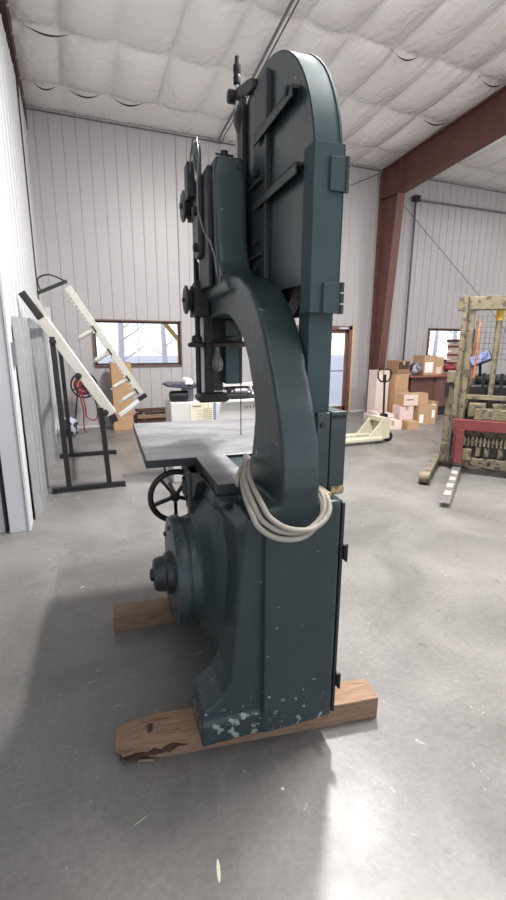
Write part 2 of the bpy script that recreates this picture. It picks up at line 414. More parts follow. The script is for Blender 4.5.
# scuffs on the concrete
for i, (x, y, a, l, w_) in enumerate([(.31, 1.05, 1.35, .07, .012), (.10, 1.30, .35, .06, .003), (.62, 1.22, 2.2, .015, .010), (-.05, 3.05, .2, .035, .012)]):
    mb = MB(); vs = []
    for k in range(10):
        t = 2*PI*k/10; u, v = l/2*math.cos(t), w_/2*math.sin(t)
        vs.append(mb.bm.verts.new((x+u*math.cos(a)-v*math.sin(a), y+u*math.sin(a)+v*math.cos(a), .0008)))
    mb.bm.faces.new(vs); struct(mb.build('floor_mark_%d' % (i+1), 'cream'))
# windows
def window(n, x0, x1, z0, z1):
    fr = MB()
    for a in [(x0, x1, z1-.028, z1), (x0, x1, z0, z0+.028), (x0, x0+.028, z0, z1), (x1-.028, x1, z0, z1)]:
        fr.box(a[0], a[1], YB-.05, YB+.06, a[2], a[3])
    w = struct(fr.build('window_%d' % n, 'brownframe', bevel=.003))
    g = MB(); q = .028
    for a in [(x0+q, x1-q, z1-q-.035, z1-q), (x0+q, x1-q, z0+q, z0+q+.035), (x0+q, x0+q+.035, z0+q, z1-q), (x1-q-.035, x1-q, z0+q, z1-q)]:
        g.box(a[0], a[1], YB+.0, YB+.05, a[2], a[3])
    g.build('gasket', 'blackframe', w)
    MB().box(x0+q, x1-q, YB+.025, YB+.031, z0+q, z1-q).build('pane', 'glass', w)
    return w
w1 = window(1, *WL); w2 = window(2, *WR)
MB().box((WL[0]+WL[1])/2-.006, (WL[0]+WL[1])/2+.006, YB+.0, YB+.05, WL[2]+.05, WL[3]-.05).build('mullion', 'alu', w1)
# glass entrance door pair
x0, x1, _, zt = DR
d = MB(); d.box(x0, x0+.07, YB-.06, YB+.1, 0, zt).box(x1-.13, x1-.05, YB-.06, YB+.1, 0, zt).box(x0, x1-.05, YB-.06, YB+.1, zt-.09, zt)
d = struct(d.build('door_1', 'brownframe', bevel=.004))
MB().box(x1-.05, x1, YB-.07, YB+.0, 0, zt+.02).build('casing', 'woodtrim', d)
MB().box(x0, x1, YB-.06, YB+.1, 0, .02).build('threshold', 'steel', d)
xm = (x0+x1)/2-.1
for a, b in ((x0+.07, xm-.005), (xm+.005, x1-.13)):
    l = MB().box(a, a+.06, YB, YB+.045, .02, zt-.09).box(b-.06, b, YB, YB+.045, .02, zt-.09).box(a, b, YB, YB+.045, .02, .16).box(a, b, YB, YB+.045, zt-.17, zt-.09)
    l = l.build('door_leaf', 'brownframe', d)
    MB().box(a+.06, b-.06, YB+.02, YB+.026, .16, zt-.17).build('door_pane', 'glass', l)
    MB().box(a+.06, b-.06, YB-.03, YB-.01, 1.02, 1.05).build('push_bar', 'steel', l)
MB().box(x1-.45, x1-.2, YB-.10, YB-.0, zt-.075, zt-.03).build('door_closer', 'steel', d)

# corrugated wainscot leaning along the left partition
mb = MB(); A = []; B = []; y = 4.52; pts = []
step = .30/2; k = 0
while y < 7.62:
    base = -.452+(y-4.25)*.026
    pts.append((base if k % 2 == 0 else base+.05, y)); pts.append((base if k % 2 == 0 else base+.05, y+step*.62)); y += step; k += 1
for t in (0, 1):
    (A if t == 0 else B).extend([mb.bm.verts.new((x+(.012 if t == 0 else 0), yy, .0 if t == 0 else 1.90-.02*math.sin(yy*3))) for x, yy in pts])
for i in range(len(pts)-1): mb.bm.faces.new([A[i], A[i+1], B[i+1], B[i]])
o = mb.build('corrugated_panel', 'corr'); sm = o.modifiers.new('s', 'SOLIDIFY'); sm.thickness = .004
tag(o, 'grey corrugated metal sheeting standing against the left wall', 'metal sheet')
o = thing('outlet_box', 'small grey electrical box on the white trim of the left wall', 'outlet box', (-.452, 4.37, 1.46))
MB().box(0, .03, -.05, .05, 0, .20).build('box', 'galv', o, bevel=.004)
MB().box(.03, .034, -.04, .04, .02, .18).build('cover', 'corr', o)

# ------------------------------------------------------------------ band saw
TT = .11
saw = thing('band_saw', 'tall old green-grey cast iron band saw standing on two wooden timbers', 'band saw', (.9, 1.35, 0), R(-4))
# C frame casting (remeshed so the castings blend)
mb = MB()
st = [  # outer(y,z), inner(y,z), xl, xr
    ((.03, .93), (.50, .90), -.300, -.060), ((.03, 1.00), (.42, .99), -.258, -.09), ((-.005, 1.06), (.39, 1.05), -.247, -.095),
    ((-.02, 1.15), (.375, 1.13), -.244, -.098), ((-.015, 1.24), (.35, 1.21), -.244, -.10), ((0, 1.31), (.328, 1.29), -.242, -.10),
    ((.05, 1.425), (.318, 1.38), -.24, -.098), ((.115, 1.54), (.345, 1.47), -.24, -.095), ((.2, 1.67), (.41, 1.585), -.24, -.09),
    ((.284, 1.775), (.488, 1.673), -.24, -.09), ((.39, 1.86), (.60, 1.738), -.24, -.09), ((.56, 1.935), (.72, 1.782), -.24, -.09),
    ((.76, 1.97), (.85, 1.797), -.24, -.09), ((1.0, 1.95), (1.03, 1.795), -.24, -.10), ((1.37, 1.885), (1.375, 1.782), -.24, -.12)]
mb.loft([[(xl, o_[0], o_[1]), (xr, o_[0], o_[1]), (xr, i_[0], i_[1]), (xl, i_[0], i_[1])] for o_, i_, xl, xr in st])
# head column on top of the arm
def rr(x0, x1, y0, y1, z, r=.0): return [(x0, y0, z), (x1, y0, z), (x1, y1, z), (x0, y1, z)]
mb.loft([rr(-.27, -.085, .60, 1.25, 1.88), rr(-.272, -.105, .70, 1.20, 1.95), rr(-.275, -.118, .76, 1.16, 2.02), rr(-.278, -.125, .79, 1.14, 2.12), rr(-.283, -.13, .80, 1.13, 2.42), rr(-.27, -.14, .81, 1.12, 2.49)])
# base: near leg, body, far leg
leg = [(-.10, .11), (-.10, 1.04), (-.36, 1.04), (-.385, .85), (-.40, .70), (-.41, .58), (-.42, .46), (-.43, .38), (-.46, .31), (-.505, .275), (-.535, .26), (-.545, .23), (-.54, .11)]
mb.prism(leg, 'y', .028, .23)
mb.prism(leg, 'y', .90, 1.12)
mb.box(-.545, -.25, .015, .235, .11, .205)              # toe slab
mb.box(-.385, -.05, .06, 1.12, .50, 1.0)
mb.box(-.30, .008, .0, 1.12, .115, 1.085)                # wheel housing
mb.box(-.42, -.30, .30, .95, .98, 1.045)
cy, cz = .56, .60
mb.lathe([(-.52, .245), (-.47, .25), (-.455, .275), (-.44, .305), (-.425, .345), (-.405, .39), (-.38, .425), (-.34, .445), (-.25, .45)], 'x', (0, cy, cz), 64)
fr = mb.build('frame', 'saw', saw)
rm = fr.modifiers.new('remesh', 'REMESH'); rm.mode = 'VOXEL'; rm.voxel_size = .0085; rm.use_smooth_shade = True
sm = fr.modifiers.new('smooth', 'SMOOTH'); sm.factor = .5; sm.iterations = 9
# machined flange and shaft hub
MB().lathe([(-.575, .235), (-.572, .252), (-.55, .26), (-.525, .26), (-.522, .25), (-.515, .25)], 'x', (0, cy, cz), 64).build('bearing_flange', 'saw', saw, smooth=True)
for k in range(6):
    a = R(30+60*k); MB().lathe([(-.585, .009), (-.583, .012), (-.572, .012)], 'x', (0, cy+.215*math.cos(a), cz+.215*math.sin(a)), 6).build('bolt', 'saw_dark', saw)
MB().lathe([(-.66, .055), (-.655, .072), (-.635, .08), (-.61, .082), (-.60, .095), (-.572, .10)], 'x', (0, cy-.02, cz), 40).build('shaft_hub', 'saw_dark', saw, smooth=True)
MB().lathe([(-.676, .02), (-.672, .028), (-.655, .03)], 'x', (0, cy-.02, cz), 6).build('shaft_nut', 'iron', saw)
# lower wheel door on the right side
dr = MB().box(.012, .026, .008, 1.10, .125, 1.07).build('lower_door', 'saw_dark', saw, bevel=.004)
for z in (.285, .865):
    h = MB().box(.024, .034, -.004, .04, z-.03, z+.03).build('hinge', 'iron', dr, bevel=.002)
    MB().lathe([(z-.035, .006), (z+.035, .006)], 'z', (.034, -.002, 0), 10).build('hinge_pin', 'iron', h)
# upper wheel hood
hy, hz, hr = .705, 2.22, .573
def dprof(r, zb, n=48):
    p = [(hy+r*math.cos(PI*k/n), hz+r*math.sin(PI*k/n)) for k in range(n+1)]
    return p+[(hy-r, zb), (hy+r, zb)]
mb = MB(); mb.prism(dprof(hr-.004, 1.87), 'x', -.094, -.086); hp = mb.build('hood_back_plate', 'saw', saw, smooth=True)
mb = MB(); n = 64
pr = [(hy-1, 0)]
outer = [(hy+hr, 1.765)]+[(hy+hr*math.cos(PI*k/n), hz+hr*math.sin(PI*k/n)) for k in range(n+1)]+[(hy-hr, 1.765)]
inner = [(hy+hr-.006, 1.765)]+[(hy+(hr-.006)*math.cos(PI*k/n), hz+(hr-.006)*math.sin(PI*k/n)) for k in range(n+1)]+[(hy-hr+.006, 1.765)]
vs = []
for (a, b), (c, e) in zip(outer, inner): vs.append([mb.bm.verts.new((-.09, a, b)), mb.bm.verts.new((.004, a, b)), mb.bm.verts.new((.004, c, e)), mb.bm.verts.new((-.09, c, e))])
for i in range(len(vs)-1):
    for k in range(4): mb.bm.faces.new([vs[i][k], vs[i][(k+1) % 4], vs[i+1][(k+1) % 4], vs[i+1][k]])
mb.bm.faces.new(vs[0][::-1]); mb.bm.faces.new(vs[-1])
mb.build('hood_rim', 'saw_lite', saw, smooth=True)
mb = MB(); mb.prism(dprof(hr+.004, 1.765), 'x', .004, .012); mb.build('hood_door', 'saw_lite', saw, smooth=True)
mb = MB(); mb.box(-.098, .010, .118, .128, 1.763, 2.31).box(-.100, -.094, .118, .205, 1.763, 2.31).box(.012, .015, .118, .40, 1.763, 2.31)
mb.build('hood_front_cover', 'saw_lite', saw, bevel=.003)
for z, a in ((2.213, -.045), (1.813, -.055)):
    h = MB().box(a, .014, .104, .116, z-.053, z+.053).build('hood_hinge', 'saw_lite', saw, bevel=.003)
    h2 = MB()
    for q in (-.038, 0, .038): h2.lathe([(z+q-.016, .010), (z+q+.016, .010)], 'z', (.018, .108, 0), 12)
    h2.build('hinge_knuckle', 'saw_dark', h)
# bars on the hood back plate
for z, y0, y1 in ((2.53, .27, .70), (2.27, .215, .70), (1.985, .45, .78)):
    if z > 2: MB().box(-.128, -.095, y0, y1, z-.006, z+.006).box(-.128, -.121, y0, y1, z-.035, z+.006).build('hood_stiffener', 'saw_dark', saw, bevel=.002)
MB().box(-.118, -.094, .56, .585, 1.88, 2.72).box(-.110, -.094, .585, .75, 1.88, 2.74).build('hood_channel', 'saw_dark', saw, bevel=.003)
for z in (2.53, 2.38, 2.10, 1.98): MB().lathe([(-.135, .012), (-.132, .017), (-.11, .017)], 'x', (0, .67 if z < 2.5 else .31, z), 6).build('bolt', 'iron', saw)
for z in (2.335, 2.035): MB().box(-.13, -.11, .60, .76, z, z+.012).build('bracket_shelf', 'saw_dark', saw)
# upper and lower wheels
def wheel(z, name):
    mb = MB(); c = (0, hy, z); N = 56; ra, rb = .515, .475
    secs = []
    for k in range(N):
        a = 2*PI*k/N
        secs.append([mb.bm.verts.new((x, hy+r*math.cos(a), z+r*math.sin(a))) for x, r in ((-.072, rb), (-.072, ra), (-.022, ra), (-.022, rb))])
    for k in range(N):
        for j in range(4): mb.bm.faces.new([secs[k][j], secs[k][(j+1) % 4], secs[(k+1) % N][(j+1) % 4], secs[(k+1) % N][j]])
    mb.lathe([(-.075, .07), (-.02, .07)], 'x', c, 24)
    for k in range(6):
        a = PI*k/3; mb.bar((-.047, hy+.05*math.cos(a), z+.05*math.sin(a)), (-.047, hy+.485*math.cos(a), z+.485*math.sin(a)), .03, .05, up=(1, 0, 0))
    return mb.build(name, 'iron', saw, smooth=True)
wheel(hz, 'upper_wheel')
mb = MB(); bx = .04; rB = .518   # the endless blade outside the wheels
mb.box(-.045, -.025, hy-rB-.001, hy-rB+.0005, 1.07, hz)
mb.build('blade', 'steel', saw)
MB().box(-.036, -.030, hy+rB-.0005, hy+rB+.001, 1.09, hz).build('blade', 'rust', saw)
# rear blade guard post and box
MB().box(-.082, .016, .158, .255, 1.39, 1.80).build('blade_guard_post', 'saw_lite', saw, bevel=.004)
MB().box(-.046, .010, .13, .33, 1.085, 1.395).build('guard_box', 'saw', saw, bevel=.004)
MB().box(.012, .080, .127, .325, 1.060, 1.398).build('guard_box_door', 'saw', saw, bevel=.004)
MB().lathe([(.122, .011), (.13, .011)], 'y', (-.022, 0, 1.345), 16).build('knockout_plug', 'saw_dark', saw)
MB().box(.020, .078, .121, .127, 1.068, 1.096).build('tape_strip', 'tape', saw, label='torn tan tape at the foot of the box')
MB().box(.02, .075, .122, .127, 1.372, 1.384).build('latch', 'iron', saw)
MB().box(-.075, -.025, .03, .16, 1.09, 1.105).build('card_shim', 'tape', saw)
# table
MB().box(-.650, .24, .748, 1.835, 1.062, 1.10).build('table_main', 'table', saw, bevel=.003)
MB().box(-.654, -.650, .745, 1.838, 1.060, 1.0975).box(-.654, .24, .742, .747, 1.060, 1.0975).build('table_edge', 'table_edge', saw)
MB().box(-.407, -.255, .272, .745, 1.060, 1.10).build('table_extension', 'table', saw, bevel=.003)
MB().box(-.411, -.407, .268, .740, 1.058, 1.0975).box(-.411, -.255, .266, .271, 1.058, 1.0975).build('table_extension_edge', 'table_edge', saw)
mb = MB(); mb.prism([(.45, 1.06), (.95, 1.06), (.88, .99), (.80, .92), (.60, .92), (.52, .99)], 'x', -.46, -.42); mb.box(-.47, -.40, .60, .72, .86, 1.06)
mb.build('trunnion', 'saw_dark', saw, bevel=.004)
MB().box(-.475, -.445, .66, .80, .90, .99).build('trunnion_block', 'iron', saw, bevel=.006)
# tilting handwheel (faces the camera)
hw = MB().torus((-.494, .88, .857), .136, .0155, 'y').build('handwheel', 'black', saw, smooth='all')
mb = MB()
for k in range(5):
    a = R(18+72*k+36); mb.bar((-.50+.02*math.cos(a), .88, .857+.02*math.sin(a)), (-.50+.133*math.cos(a), .88, .857+.133*math.sin(a)), .016, .024, up=(0, 1, 0))
mb.build('spokes', 'black', hw)
MB().lathe([(.86, .02), (.865, .026), (.90, .026), (.905, .014), (1.10, .014)], 'y', (-.50, 0, .857), 20).build('handwheel_hub', 'black', hw)
MB().tube([(-.55, .87, .985), (-.55, .87, 1.065)], .005).build('handwheel_stay', 'iron', saw)
# head: slide, cover plate, guide pulleys, rods
MB().box(-.300, -.279, .86, 1.10, 1.93, 2.46).build('slide_gib', 'iron', saw, bevel=.004)
mb = MB()
prof = [(.98, 2.12), (.99, 2.09), (1.03, 2.075), (1.09, 2.09), (1.11, 2.14), (1.11, 2.55), (1.09, 2.60), (1.05, 2.615), (1.0, 2.60), (.985, 2.55)]
mb.prism(prof, 'x', -.325, -.300); mb.build('guide_bracket', 'saw_dark', saw, bevel=.004)
MB().box(-.362, -.312, 1.04, 1.13, 2.37, 2.53).build('spring_housing', 'iron', saw, bevel=.006)
MB().bar((-.33, .975, 2.42), (-.33, 1.05, 2.56), .008, .012).build('link', 'steel', saw)
for z in (2.30, 2.13): MB().lathe([(-.345, .016), (-.34, .022), (-.322, .022)], 'x', (0, 1.02, z), 12).build('bolt', 'iron', saw)
def pulley(z, r=.077, x=-.345, y=1.2):
    p = MB().lathe([(x-.022, .02), (x-.022, r-.012), (x-.016, r), (x-.008, r), (x, r-.02), (x+.010, r-.02), (x+.016, r-.003), (x+.024, r-.003), (x+.026, .02)], 'x', (0, y, z), 40).build('guide_pulley', 'iron', saw, smooth=True)
    MB().lathe([(x-.034, .014), (x-.022, .016)], 'x', (0, y, z), 6).build('axle', 'saw_dark', p)
pulley(2.365); pulley(1.89)
MB().box(-.33, -.275, 1.10, 1.26, 2.30, 2.43).build('pulley_yoke', 'iron', saw, bevel=.006)
mb = MB(); mb.prism([(1.10, 1.80), (1.28, 1.80), (1.26, 1.96), (1.10, 1.985)], 'x', -.325, -.245); mb.build('pulley_yoke', 'iron', saw, bevel=.006)
MB().tube([(-.300, 1.2, 2.30), (-.300, 1.2, 1.37)], .011).build('guide_rod', 'iron', saw, smooth=True)
MB().tube([(-.262, 1.24, 2.08), (-.262, 1.24, 1.36)], .012).build('guide_rod', 'paper', saw, smooth=True)
MB().box(-.252, -.205, 1.19, 1.24, 1.34, 2.10).build('guide_bar', 'iron', saw, bevel=.004)
MB().tube([(-.283, 1.25, 2.10), (-.283, 1.25, 1.34)], .013).build('guide_rod', 'iron', saw, smooth=True)
MB().lathe([(1.633, .045), (1.640, .052), (1.655, .052), (1.662, .03), (1.69, .028), (1.70, .02)], 'z', (-.302, 1.2, 0), 28).build('rod_collar', 'iron', saw, smooth=True)
MB().lathe([(1.635, .10), (1.640, .118), (1.655, .122), (1.668, .10), (1.67, .03), (1.70, .03)], 'z', (-.105, 1.2, 0), 40).build('guard_disc', 'rust', saw, smooth=True)
MB().tube([(-.105, 1.2, 1.69), (-.105, 1.2, 1.80)], .02).build('disc_stem', 'iron', saw)
MB().box(-.145, -.085, 1.14, 1.21, 1.69, 1.79).build('guide_clamp', 'saw_dark', saw, bevel=.01)
MB().lathe([(1.49, .004), (1.494, .018), (1.51, .030), (1.535, .035), (1.56, .032), (1.59, .02), (1.61, .014), (1.63, .014), (1.64, .018)], 'z', (-.19, 1.17, 0), 28).build('guard_knob', 'handle', saw, smooth='all')
mb = MB(); mb.prism([(-.31, 1.345), (-.295, 1.318), (-.14, 1.318), (-.12, 1.335), (-.14, 1.37), (-.29, 1.37)], 'y', 1.15, 1.28); mb.build('guide_foot', 'iron', saw, bevel=.006)
MB().box(-.235, -.137, 1.255, 1.275, 1.375, 1.80).build('guard_side_plate', 'saw_dark', saw, bevel=.003)
MB().box(-.135, -.055, 1.19, 1.27, 1.42, 1.80).build('blade_guide_guard', 'saw_lite', saw, bevel=.004)
MB().box(-.052, -.030, 1.20, 1.26, 1.42, 1.80).build('guide_guard_strip', 'iron', saw, bevel=.002)
# tension column right of the head
MB().box(-.118, -.096, .90, 1.02, 1.92, 2.78).build('tension_slide', 'iron', saw, bevel=.003)
MB().box(-.090, -.060, 1.28, 1.34, 2.0, 2.6).build('tension_back_bar', 'iron', saw, bevel=.003)
MB().tube([(-.115, 1.0, 2.47), (-.115, 1.0, 2.985)], .009).build('tension_screw', 'steel', saw, smooth=True)
mb = MB(); mb.lathe([(2.868, .011), (2.872, .018), (2.90, .019), (2.91, .015), (2.925, .019), (2.95, .018), (2.955, .012), (2.985, .011)], 'z', (-.115, 1.0, 0), 16); mb.build('tension_spring', 'iron', saw, smooth=True)
mb = MB(); mb.prism([(1.04, 2.80), (1.04, 2.845), (.98, 2.85), (.90, 2.825), (.80, 2.80), (.72, 2.77), (.72, 2.73), (.82, 2.745), (.95, 2.80)], 'x', -.125, -.100); mb.build('tension_bracket', 'iron', saw, bevel=.008)
MB().lathe([(-.155, .022), (-.150, .030), (-.10, .030)], 'x', (0, 1.03, 2.83), 18).build('bracket_boss', 'iron', saw, smooth=True)
mb = MB(); mb.lathe([(-.135, .03), (-.12, .055), (-.10, .055)], 'x', (0, .965, 2.71), 24); mb.build('idler', 'iron', saw, smooth=True)
# cap nut on the head top, oil hole
mb = MB(); mb.lathe([(2.49, .03), (2.50, .034), (2.52, .03), (2.53, .018), (2.55, .018)], 'z', (-.20, .93, 0), 20); mb.tube([(-.245, .93, 2.535), (-.155, .93, 2.535)], .005); mb.tube([(-.235, .93, 2.512), (-.165, .95, 2.512)], .004)
mb.build('cap_nut', 'iron', saw, smooth=True)
MB().lathe([(.793, .010), (.802, .010)], 'y', (-.165, 0, 2.445), 14).build('oil_hole', 'blackframe', saw)
# flexible wire on the head
MB().tube([(-.345, 1.06, 2.44), (-.348, 1.02, 2.53), (-.342, .98, 2.60), (-.330, .95, 2.60), (-.325, .93, 2.52), (-.335, .93, 2.40), (-.335, .92, 2.27), (-.318, .88, 2.18), (-.300, .82, 2.12), (-.286, .80, 2.06), (-.280, .79, 2.0), (-.275, .78, 1.95)], .0045, 8).build('oil_line', 'galv', saw, smooth='all')
MB().lathe([(1.925, .010), (1.93, .015), (1.955, .015), (1.96, .008), (1.975, .008)], 'z', (-.262, .72, 0), 12).build('oil_fitting', 'iron', saw)

# coiled power cord hung round the foot of the arm
def smoothpath(P, n=8):
    P = [Vector(p) for p in P]; out = []
    for i in range(len(P)-1):
        p0 = P[max(i-1, 0)]; p1 = P[i]; p2 = P[i+1]; p3 = P[min(i+2, len(P)-1)]
        for k in range(n):
            t = k/n; out.append(.5*((2*p1)+(-p0+p2)*t+(2*p0-5*p1+4*p2-p3)*t*t+(-p0+3*p1-3*p2+p3)*t**3))
    out.append(P[-1]); return out
crd = thing('power_cord', 'coiled beige-grey power cord hung around the saw column', 'cord', (.9, 1.35, 0), R(-4))
base = [(-.262, .36, 1.19), (-.285, .28, 1.175), (-.325, .18, 1.15), (-.345, .08, 1.125), (-.342, .01, 1.085), (-.322, -.022, 1.038), (-.265, -.048, 1.002), (-.180, -.052, .992), (-.112, -.035, 1.018), (-.076, -.012, 1.060), (-.066, .04, 1.105), (-.07, .12, 1.11)]
for k, (dx, dz, r) in enumerate([(0, .012, .0105), (-.004, -.002, .0105), (.006, .030, .010)]):
    pts = []
    for i, p in enumerate(base):
        w = math.sin(PI*i/(len(base)-1))**1.0
        pts.append((p[0]+dx-(.010*k if k < 2 else -.018)*w, p[1]-.008*w*(k+1), p[2]+dz*w*(1.2 if k != 1 else 1.6)+(-.004*k)))
    MB().tube(smoothpath(pts), r, 10).build('cord_loop', 'cord', crd, smooth='all')
MB().tube(smoothpath([(-.262, .38, 1.13), (-.30, .30, 1.115), (-.345, .20, 1.115), (-.345, .20, 1.15), (-.27, .33, 1.18)]), .010, 10).build('cord_end', 'cord', crd, smooth='all')

# ------------------------------------------------------------------ timbers
def timber(name, label, p0, p1, w, h, m, broken=False):
    a = Vector((*p0, 0)); b = Vector((*p1, 0)); L = (b-a).length; rz = math.atan2(b.y-a.y, b.x-a.x)
    t = thing(name, label, 'timber', a, rz)
    mb = MB(); n = 22; secs = []
    rnd = random.Random(5)
    for i in range(n+1):
        x = L*i/n; zb = 0.; y0 = -w/2; zt = h
        j = rnd.uniform(-.0012, .0012)
        if broken and i < 4:
            zb = [.035, .03, .02, .008][i]; zt = h-[.038, .02, .008, .002][i]; y0 = -w/2+[.03, .012, .006, .0][i]
        secs.append([(x, y0+j, zb), (x, w/2+j, 0), (x, w/2, zt+j), (x, y0, zt-j)])
    mb.loft(secs); mb.build('beam', m, t, bevel=.004)
    if broken:
        mb = MB(); rnd = random.Random(2); nn = 18; top = []; bot = []
        for i in range(nn+1):
            x = .02+.27*i/nn; zz = .024+.05*(i/nn)*.5+rnd.uniform(-.007, .007); th = (.030 if i in (13, 14) else .020 if i in (12, 15, 9) else .010)*math.sin(PI*i/nn)+.001
            top.append((x, zz+th)); bot.append((x, zz-th*.6))
        T = [mb.bm.verts.new((x, -w/2-.0035, z)) for x, z in top]; B = [mb.bm.verts.new((x, -w/2-.0035, z)) for x, z in bot]
        T2 = [mb.bm.verts.new((x, -w/2+.01, z)) for x, z in top]; B2 = [mb.bm.verts.new((x, -w/2+.01, z)) for x, z in bot]
        for i in range(nn):
            mb.bm.faces.new([T[i], T[i+1], B[i+1], B[i]]); mb.bm.faces.new([T[i], T2[i], T2[i+1], T[i+1]]); mb.bm.faces.new([B[i], B[i+1], B2[i+1], B2[i]])
        mb.build('split', 'splinter', t)
        for (x, z, l, aa) in [(.03, .05, .05, .3), (.09, .012, .06, -.1), (.16, .02, .05, .25)]:
            MB().bar((x, -w/2-.002, z), (x+l, -w/2-.006, z+l*aa), .006, .008).build('splinter', m, t)
        MB().box(.13, .15, -.030, .012, h, h+.0008).build('ink_stamp', 'ink', t)
    return t
timber('timber', 'worn brown timber with a split broken end under the near side of the saw', (.045, 1.61), (1.175, 1.428), .125, .107, 'timber', True)
timber('timber', 'brown timber under the far side of the saw, below the round flange', (.115, 2.50), (1.30, 2.41), .125, .107, 'timber2')

# ------------------------------------------------------------------ clamp table on black stand
ct = thing('clamp_table', 'tilted cream aluminium clamping table on a black steel stand by the left wall', 'clamp table', (.1, 5.3, 0))
ox = -.1
def w2(x, y, z): return (x+ox, y-5.3, z)
for Y, xa, xb, xl, xr, ztl, ztr in ((5.3, -.305, .49, (-.16, -.127), (.275, .311), 1.72, .95), (7.0, -.255, .545, (-.12, -.093), (.33, .40), 1.62, .72)):
    leg = MB().box(xa+ox, xb+ox, Y-5.33, Y-5.27, .012, .062).build('foot_bar', 'black', ct, bevel=.003)
    for x in (xa, xb): MB().box(x+ox-.005 if x < 0 else x+ox-.045, x+ox+.045 if x < 0 else x+ox+.005, Y-5.335, Y-5.265, 0, .014).build('foot_pad', 'black', leg)
    MB().bar(w2(xl[1], Y, .06), w2(xl[0], Y, ztl), .055, .055, up=(0, 1, 0)).build('post', 'black', ct, bevel=.003)
    MB().bar(w2(xr[1], Y, .06), w2(xr[0], Y, ztr), .055, .055, up=(0, 1, 0)).build('post', 'black', ct, bevel=.003)
u = Vector((.655, 0, -1.055)).normalized(); nn = Vector((u.z*-1, 0, u.x)).normalized()   # along the tilt, and away from the bed
A = Vector((-.245, 5.3, 1.90)); Bq = Vector((.39, 5.3, .865))
a = Vector(w2(*A)); b = Vector(w2(*Bq))
MB().bar(a, b, .05, .105, up=nn).build('bed_rail', 'alu', ct, bevel=.004)
MB().bar(a+Vector((0, 1.7, 0))+nn*.0, b+Vector((0, 1.7, 0)), .05, .085, up=nn).build('bed_rail', 'alu', ct, bevel=.004)
mb = MB(); mb.bar(a+Vector((0, .03, 0))+nn*.05-u*.14, b+Vector((0, .03, 0))+nn*.05, .02, .03, up=nn); mb.build('bright_edge', 'alu_bright', ct, bevel=.002)
for t in (.0, .5, 1.):
    p = a.lerp(b, t); MB().bar(p+nn*-.0, p+Vector((0, 1.7, 0)), .06, .05, up=nn).build('cross_rail', 'alu', ct)
for t in (.2, .55, .95):
    p = a.lerp(b, t)-nn*.045; MB().lathe([(-.06, .02), (-.055, .034), (-.03, .036), (-.02, .02), (0, .018)], 'y', p, 20).build('clamp_knob', 'black', ct, smooth=True)
MB().bar(a-u*.30-nn*.0, a+u*.0, .045, .075, up=nn).build('end_stop', 'black', ct, bevel=.008)
MB().bar(b, b+u*.09-nn*.02, .06, .08, up=nn).build('end_block', 'black', ct, bevel=.006)
MB().bar(a-u*.26+nn*.09, a+u*.02+nn*.05, .03, .03, up=nn).build('end_bar', 'alu', ct)
# upper jaw rail parallel to the bed
a2 = Vector(w2(.035, 5.3, 2.225)); b2 = Vector(w2(.725, 5.3, 1.085))
MB().bar(a2, b2, .05, .070, up=nn).build('jaw_rail', 'alu', ct, bevel=.004)
mb = MB()
for k in range(26):
    p = a2.lerp(b2, .03+k*.035)-nn*.042; mb.bar(p-u*.009, p+u*.009, .05, .020, up=nn)
mb.build('jaw_rack', 'alu', ct)
MB().bar(a2-u*.05+nn*.03, a-u*.22+nn*.12, .03, .035, up=u).build('top_link', 'black', ct, bevel=.004)
MB().bar(b+u*.06+nn*.06, b2+u*.04+nn*.03, .045, .045, up=u).build('bottom_link', 'alu_bright', ct, bevel=.006)
MB().bar(b2+u*.04-nn*.06, b2+u*.04+nn*.05, .05, .05, up=u).build('link_cap', 'black', ct, bevel=.006)
MB().tube(smoothpath([a2-u*.05+nn*.02, a2-u*.18-nn*.08, a2-u*.20-nn*.2, a-u*.22+nn*.16]), .008, 8).build('air_hose', 'black', ct, smooth='all')
for t in (.36, .57, .83, .96):
    p = a2.lerp(b2, t)-nn*.03; q = p-nn*.17-u*.0
    cl = MB().tube([p, q], .025, 14).build('clamp_cylinder', 'alu', ct, smooth=True)
    MB().tube([q, q-nn*.05], .009, 8).build('clamp_rod', 'steel', cl)
    MB().bar(p-u*.04+nn*.01, p+u*.04+nn*.01, .06, .016, up=nn).build('clamp_handle', 'black', cl)

# ------------------------------------------------------------------ items on the left by the back wall
hr_ = thing('hose_reel', 'black hose reel with red air hose near the left back corner', 'hose reel', (.20, 8.9, 0))
MB().torus((0, 0, .90), .225, .016, 'y').build('reel_rim', 'black', hr_, smooth='all')
MB().lathe([(-.05, .10), (.10, .10)], 'y', (0, 0, .90), 24).build('drum', 'hosered', hr_)
mb = MB()
for k in range(3): mb.torus((0, -.03+.04*k, .90), .14+.02*(k % 2), .022, 'y', 32, 8)
mb.build('hose_coil', 'hosered', hr_, smooth='all')
mb = MB()
for k in range(4): aa = R(20+90*k); mb.bar((0, -.06, .9), (.22*math.cos(aa), -.06, .9+.22*math.sin(aa)), .02, .03, up=(0, 1, 0))
mb.build('reel_spoke', 'black', hr_)
for x in (-.20, .24): MB().tube(smoothpath([(x*.6, .05, .80), (x*.9, .06, .4), (x*1.25, .06, .0)]), .014).build('stand_leg', 'black', hr_, smooth=True)
MB().tube(smoothpath([(-.1, -.05, .78), (-.05, -.07, .45), (-.06, -.08, .12), (-.02, -.09, .02)]), .013).build('hose_tail', 'hosered', hr_, smooth='all')
MB().tube(smoothpath([(-.06, -.05, .80), (-.01, -.07, .5), (0, -.08, .33), (.10, -.08, .25), (.18, -.07, .30), (.2, -.05, .45)]), .012).build('hose_tail', 'hosered', hr_, smooth='all')
bg = MB().sphere((-.10, 8.55, .19), .19, (.75, .6, 1.0), 20); o = bg.build('plastic_bag', 'bag', smooth='all')
tx = bpy.data.textures.new('crumple', 'CLOUDS'); tx.noise_scale = .08
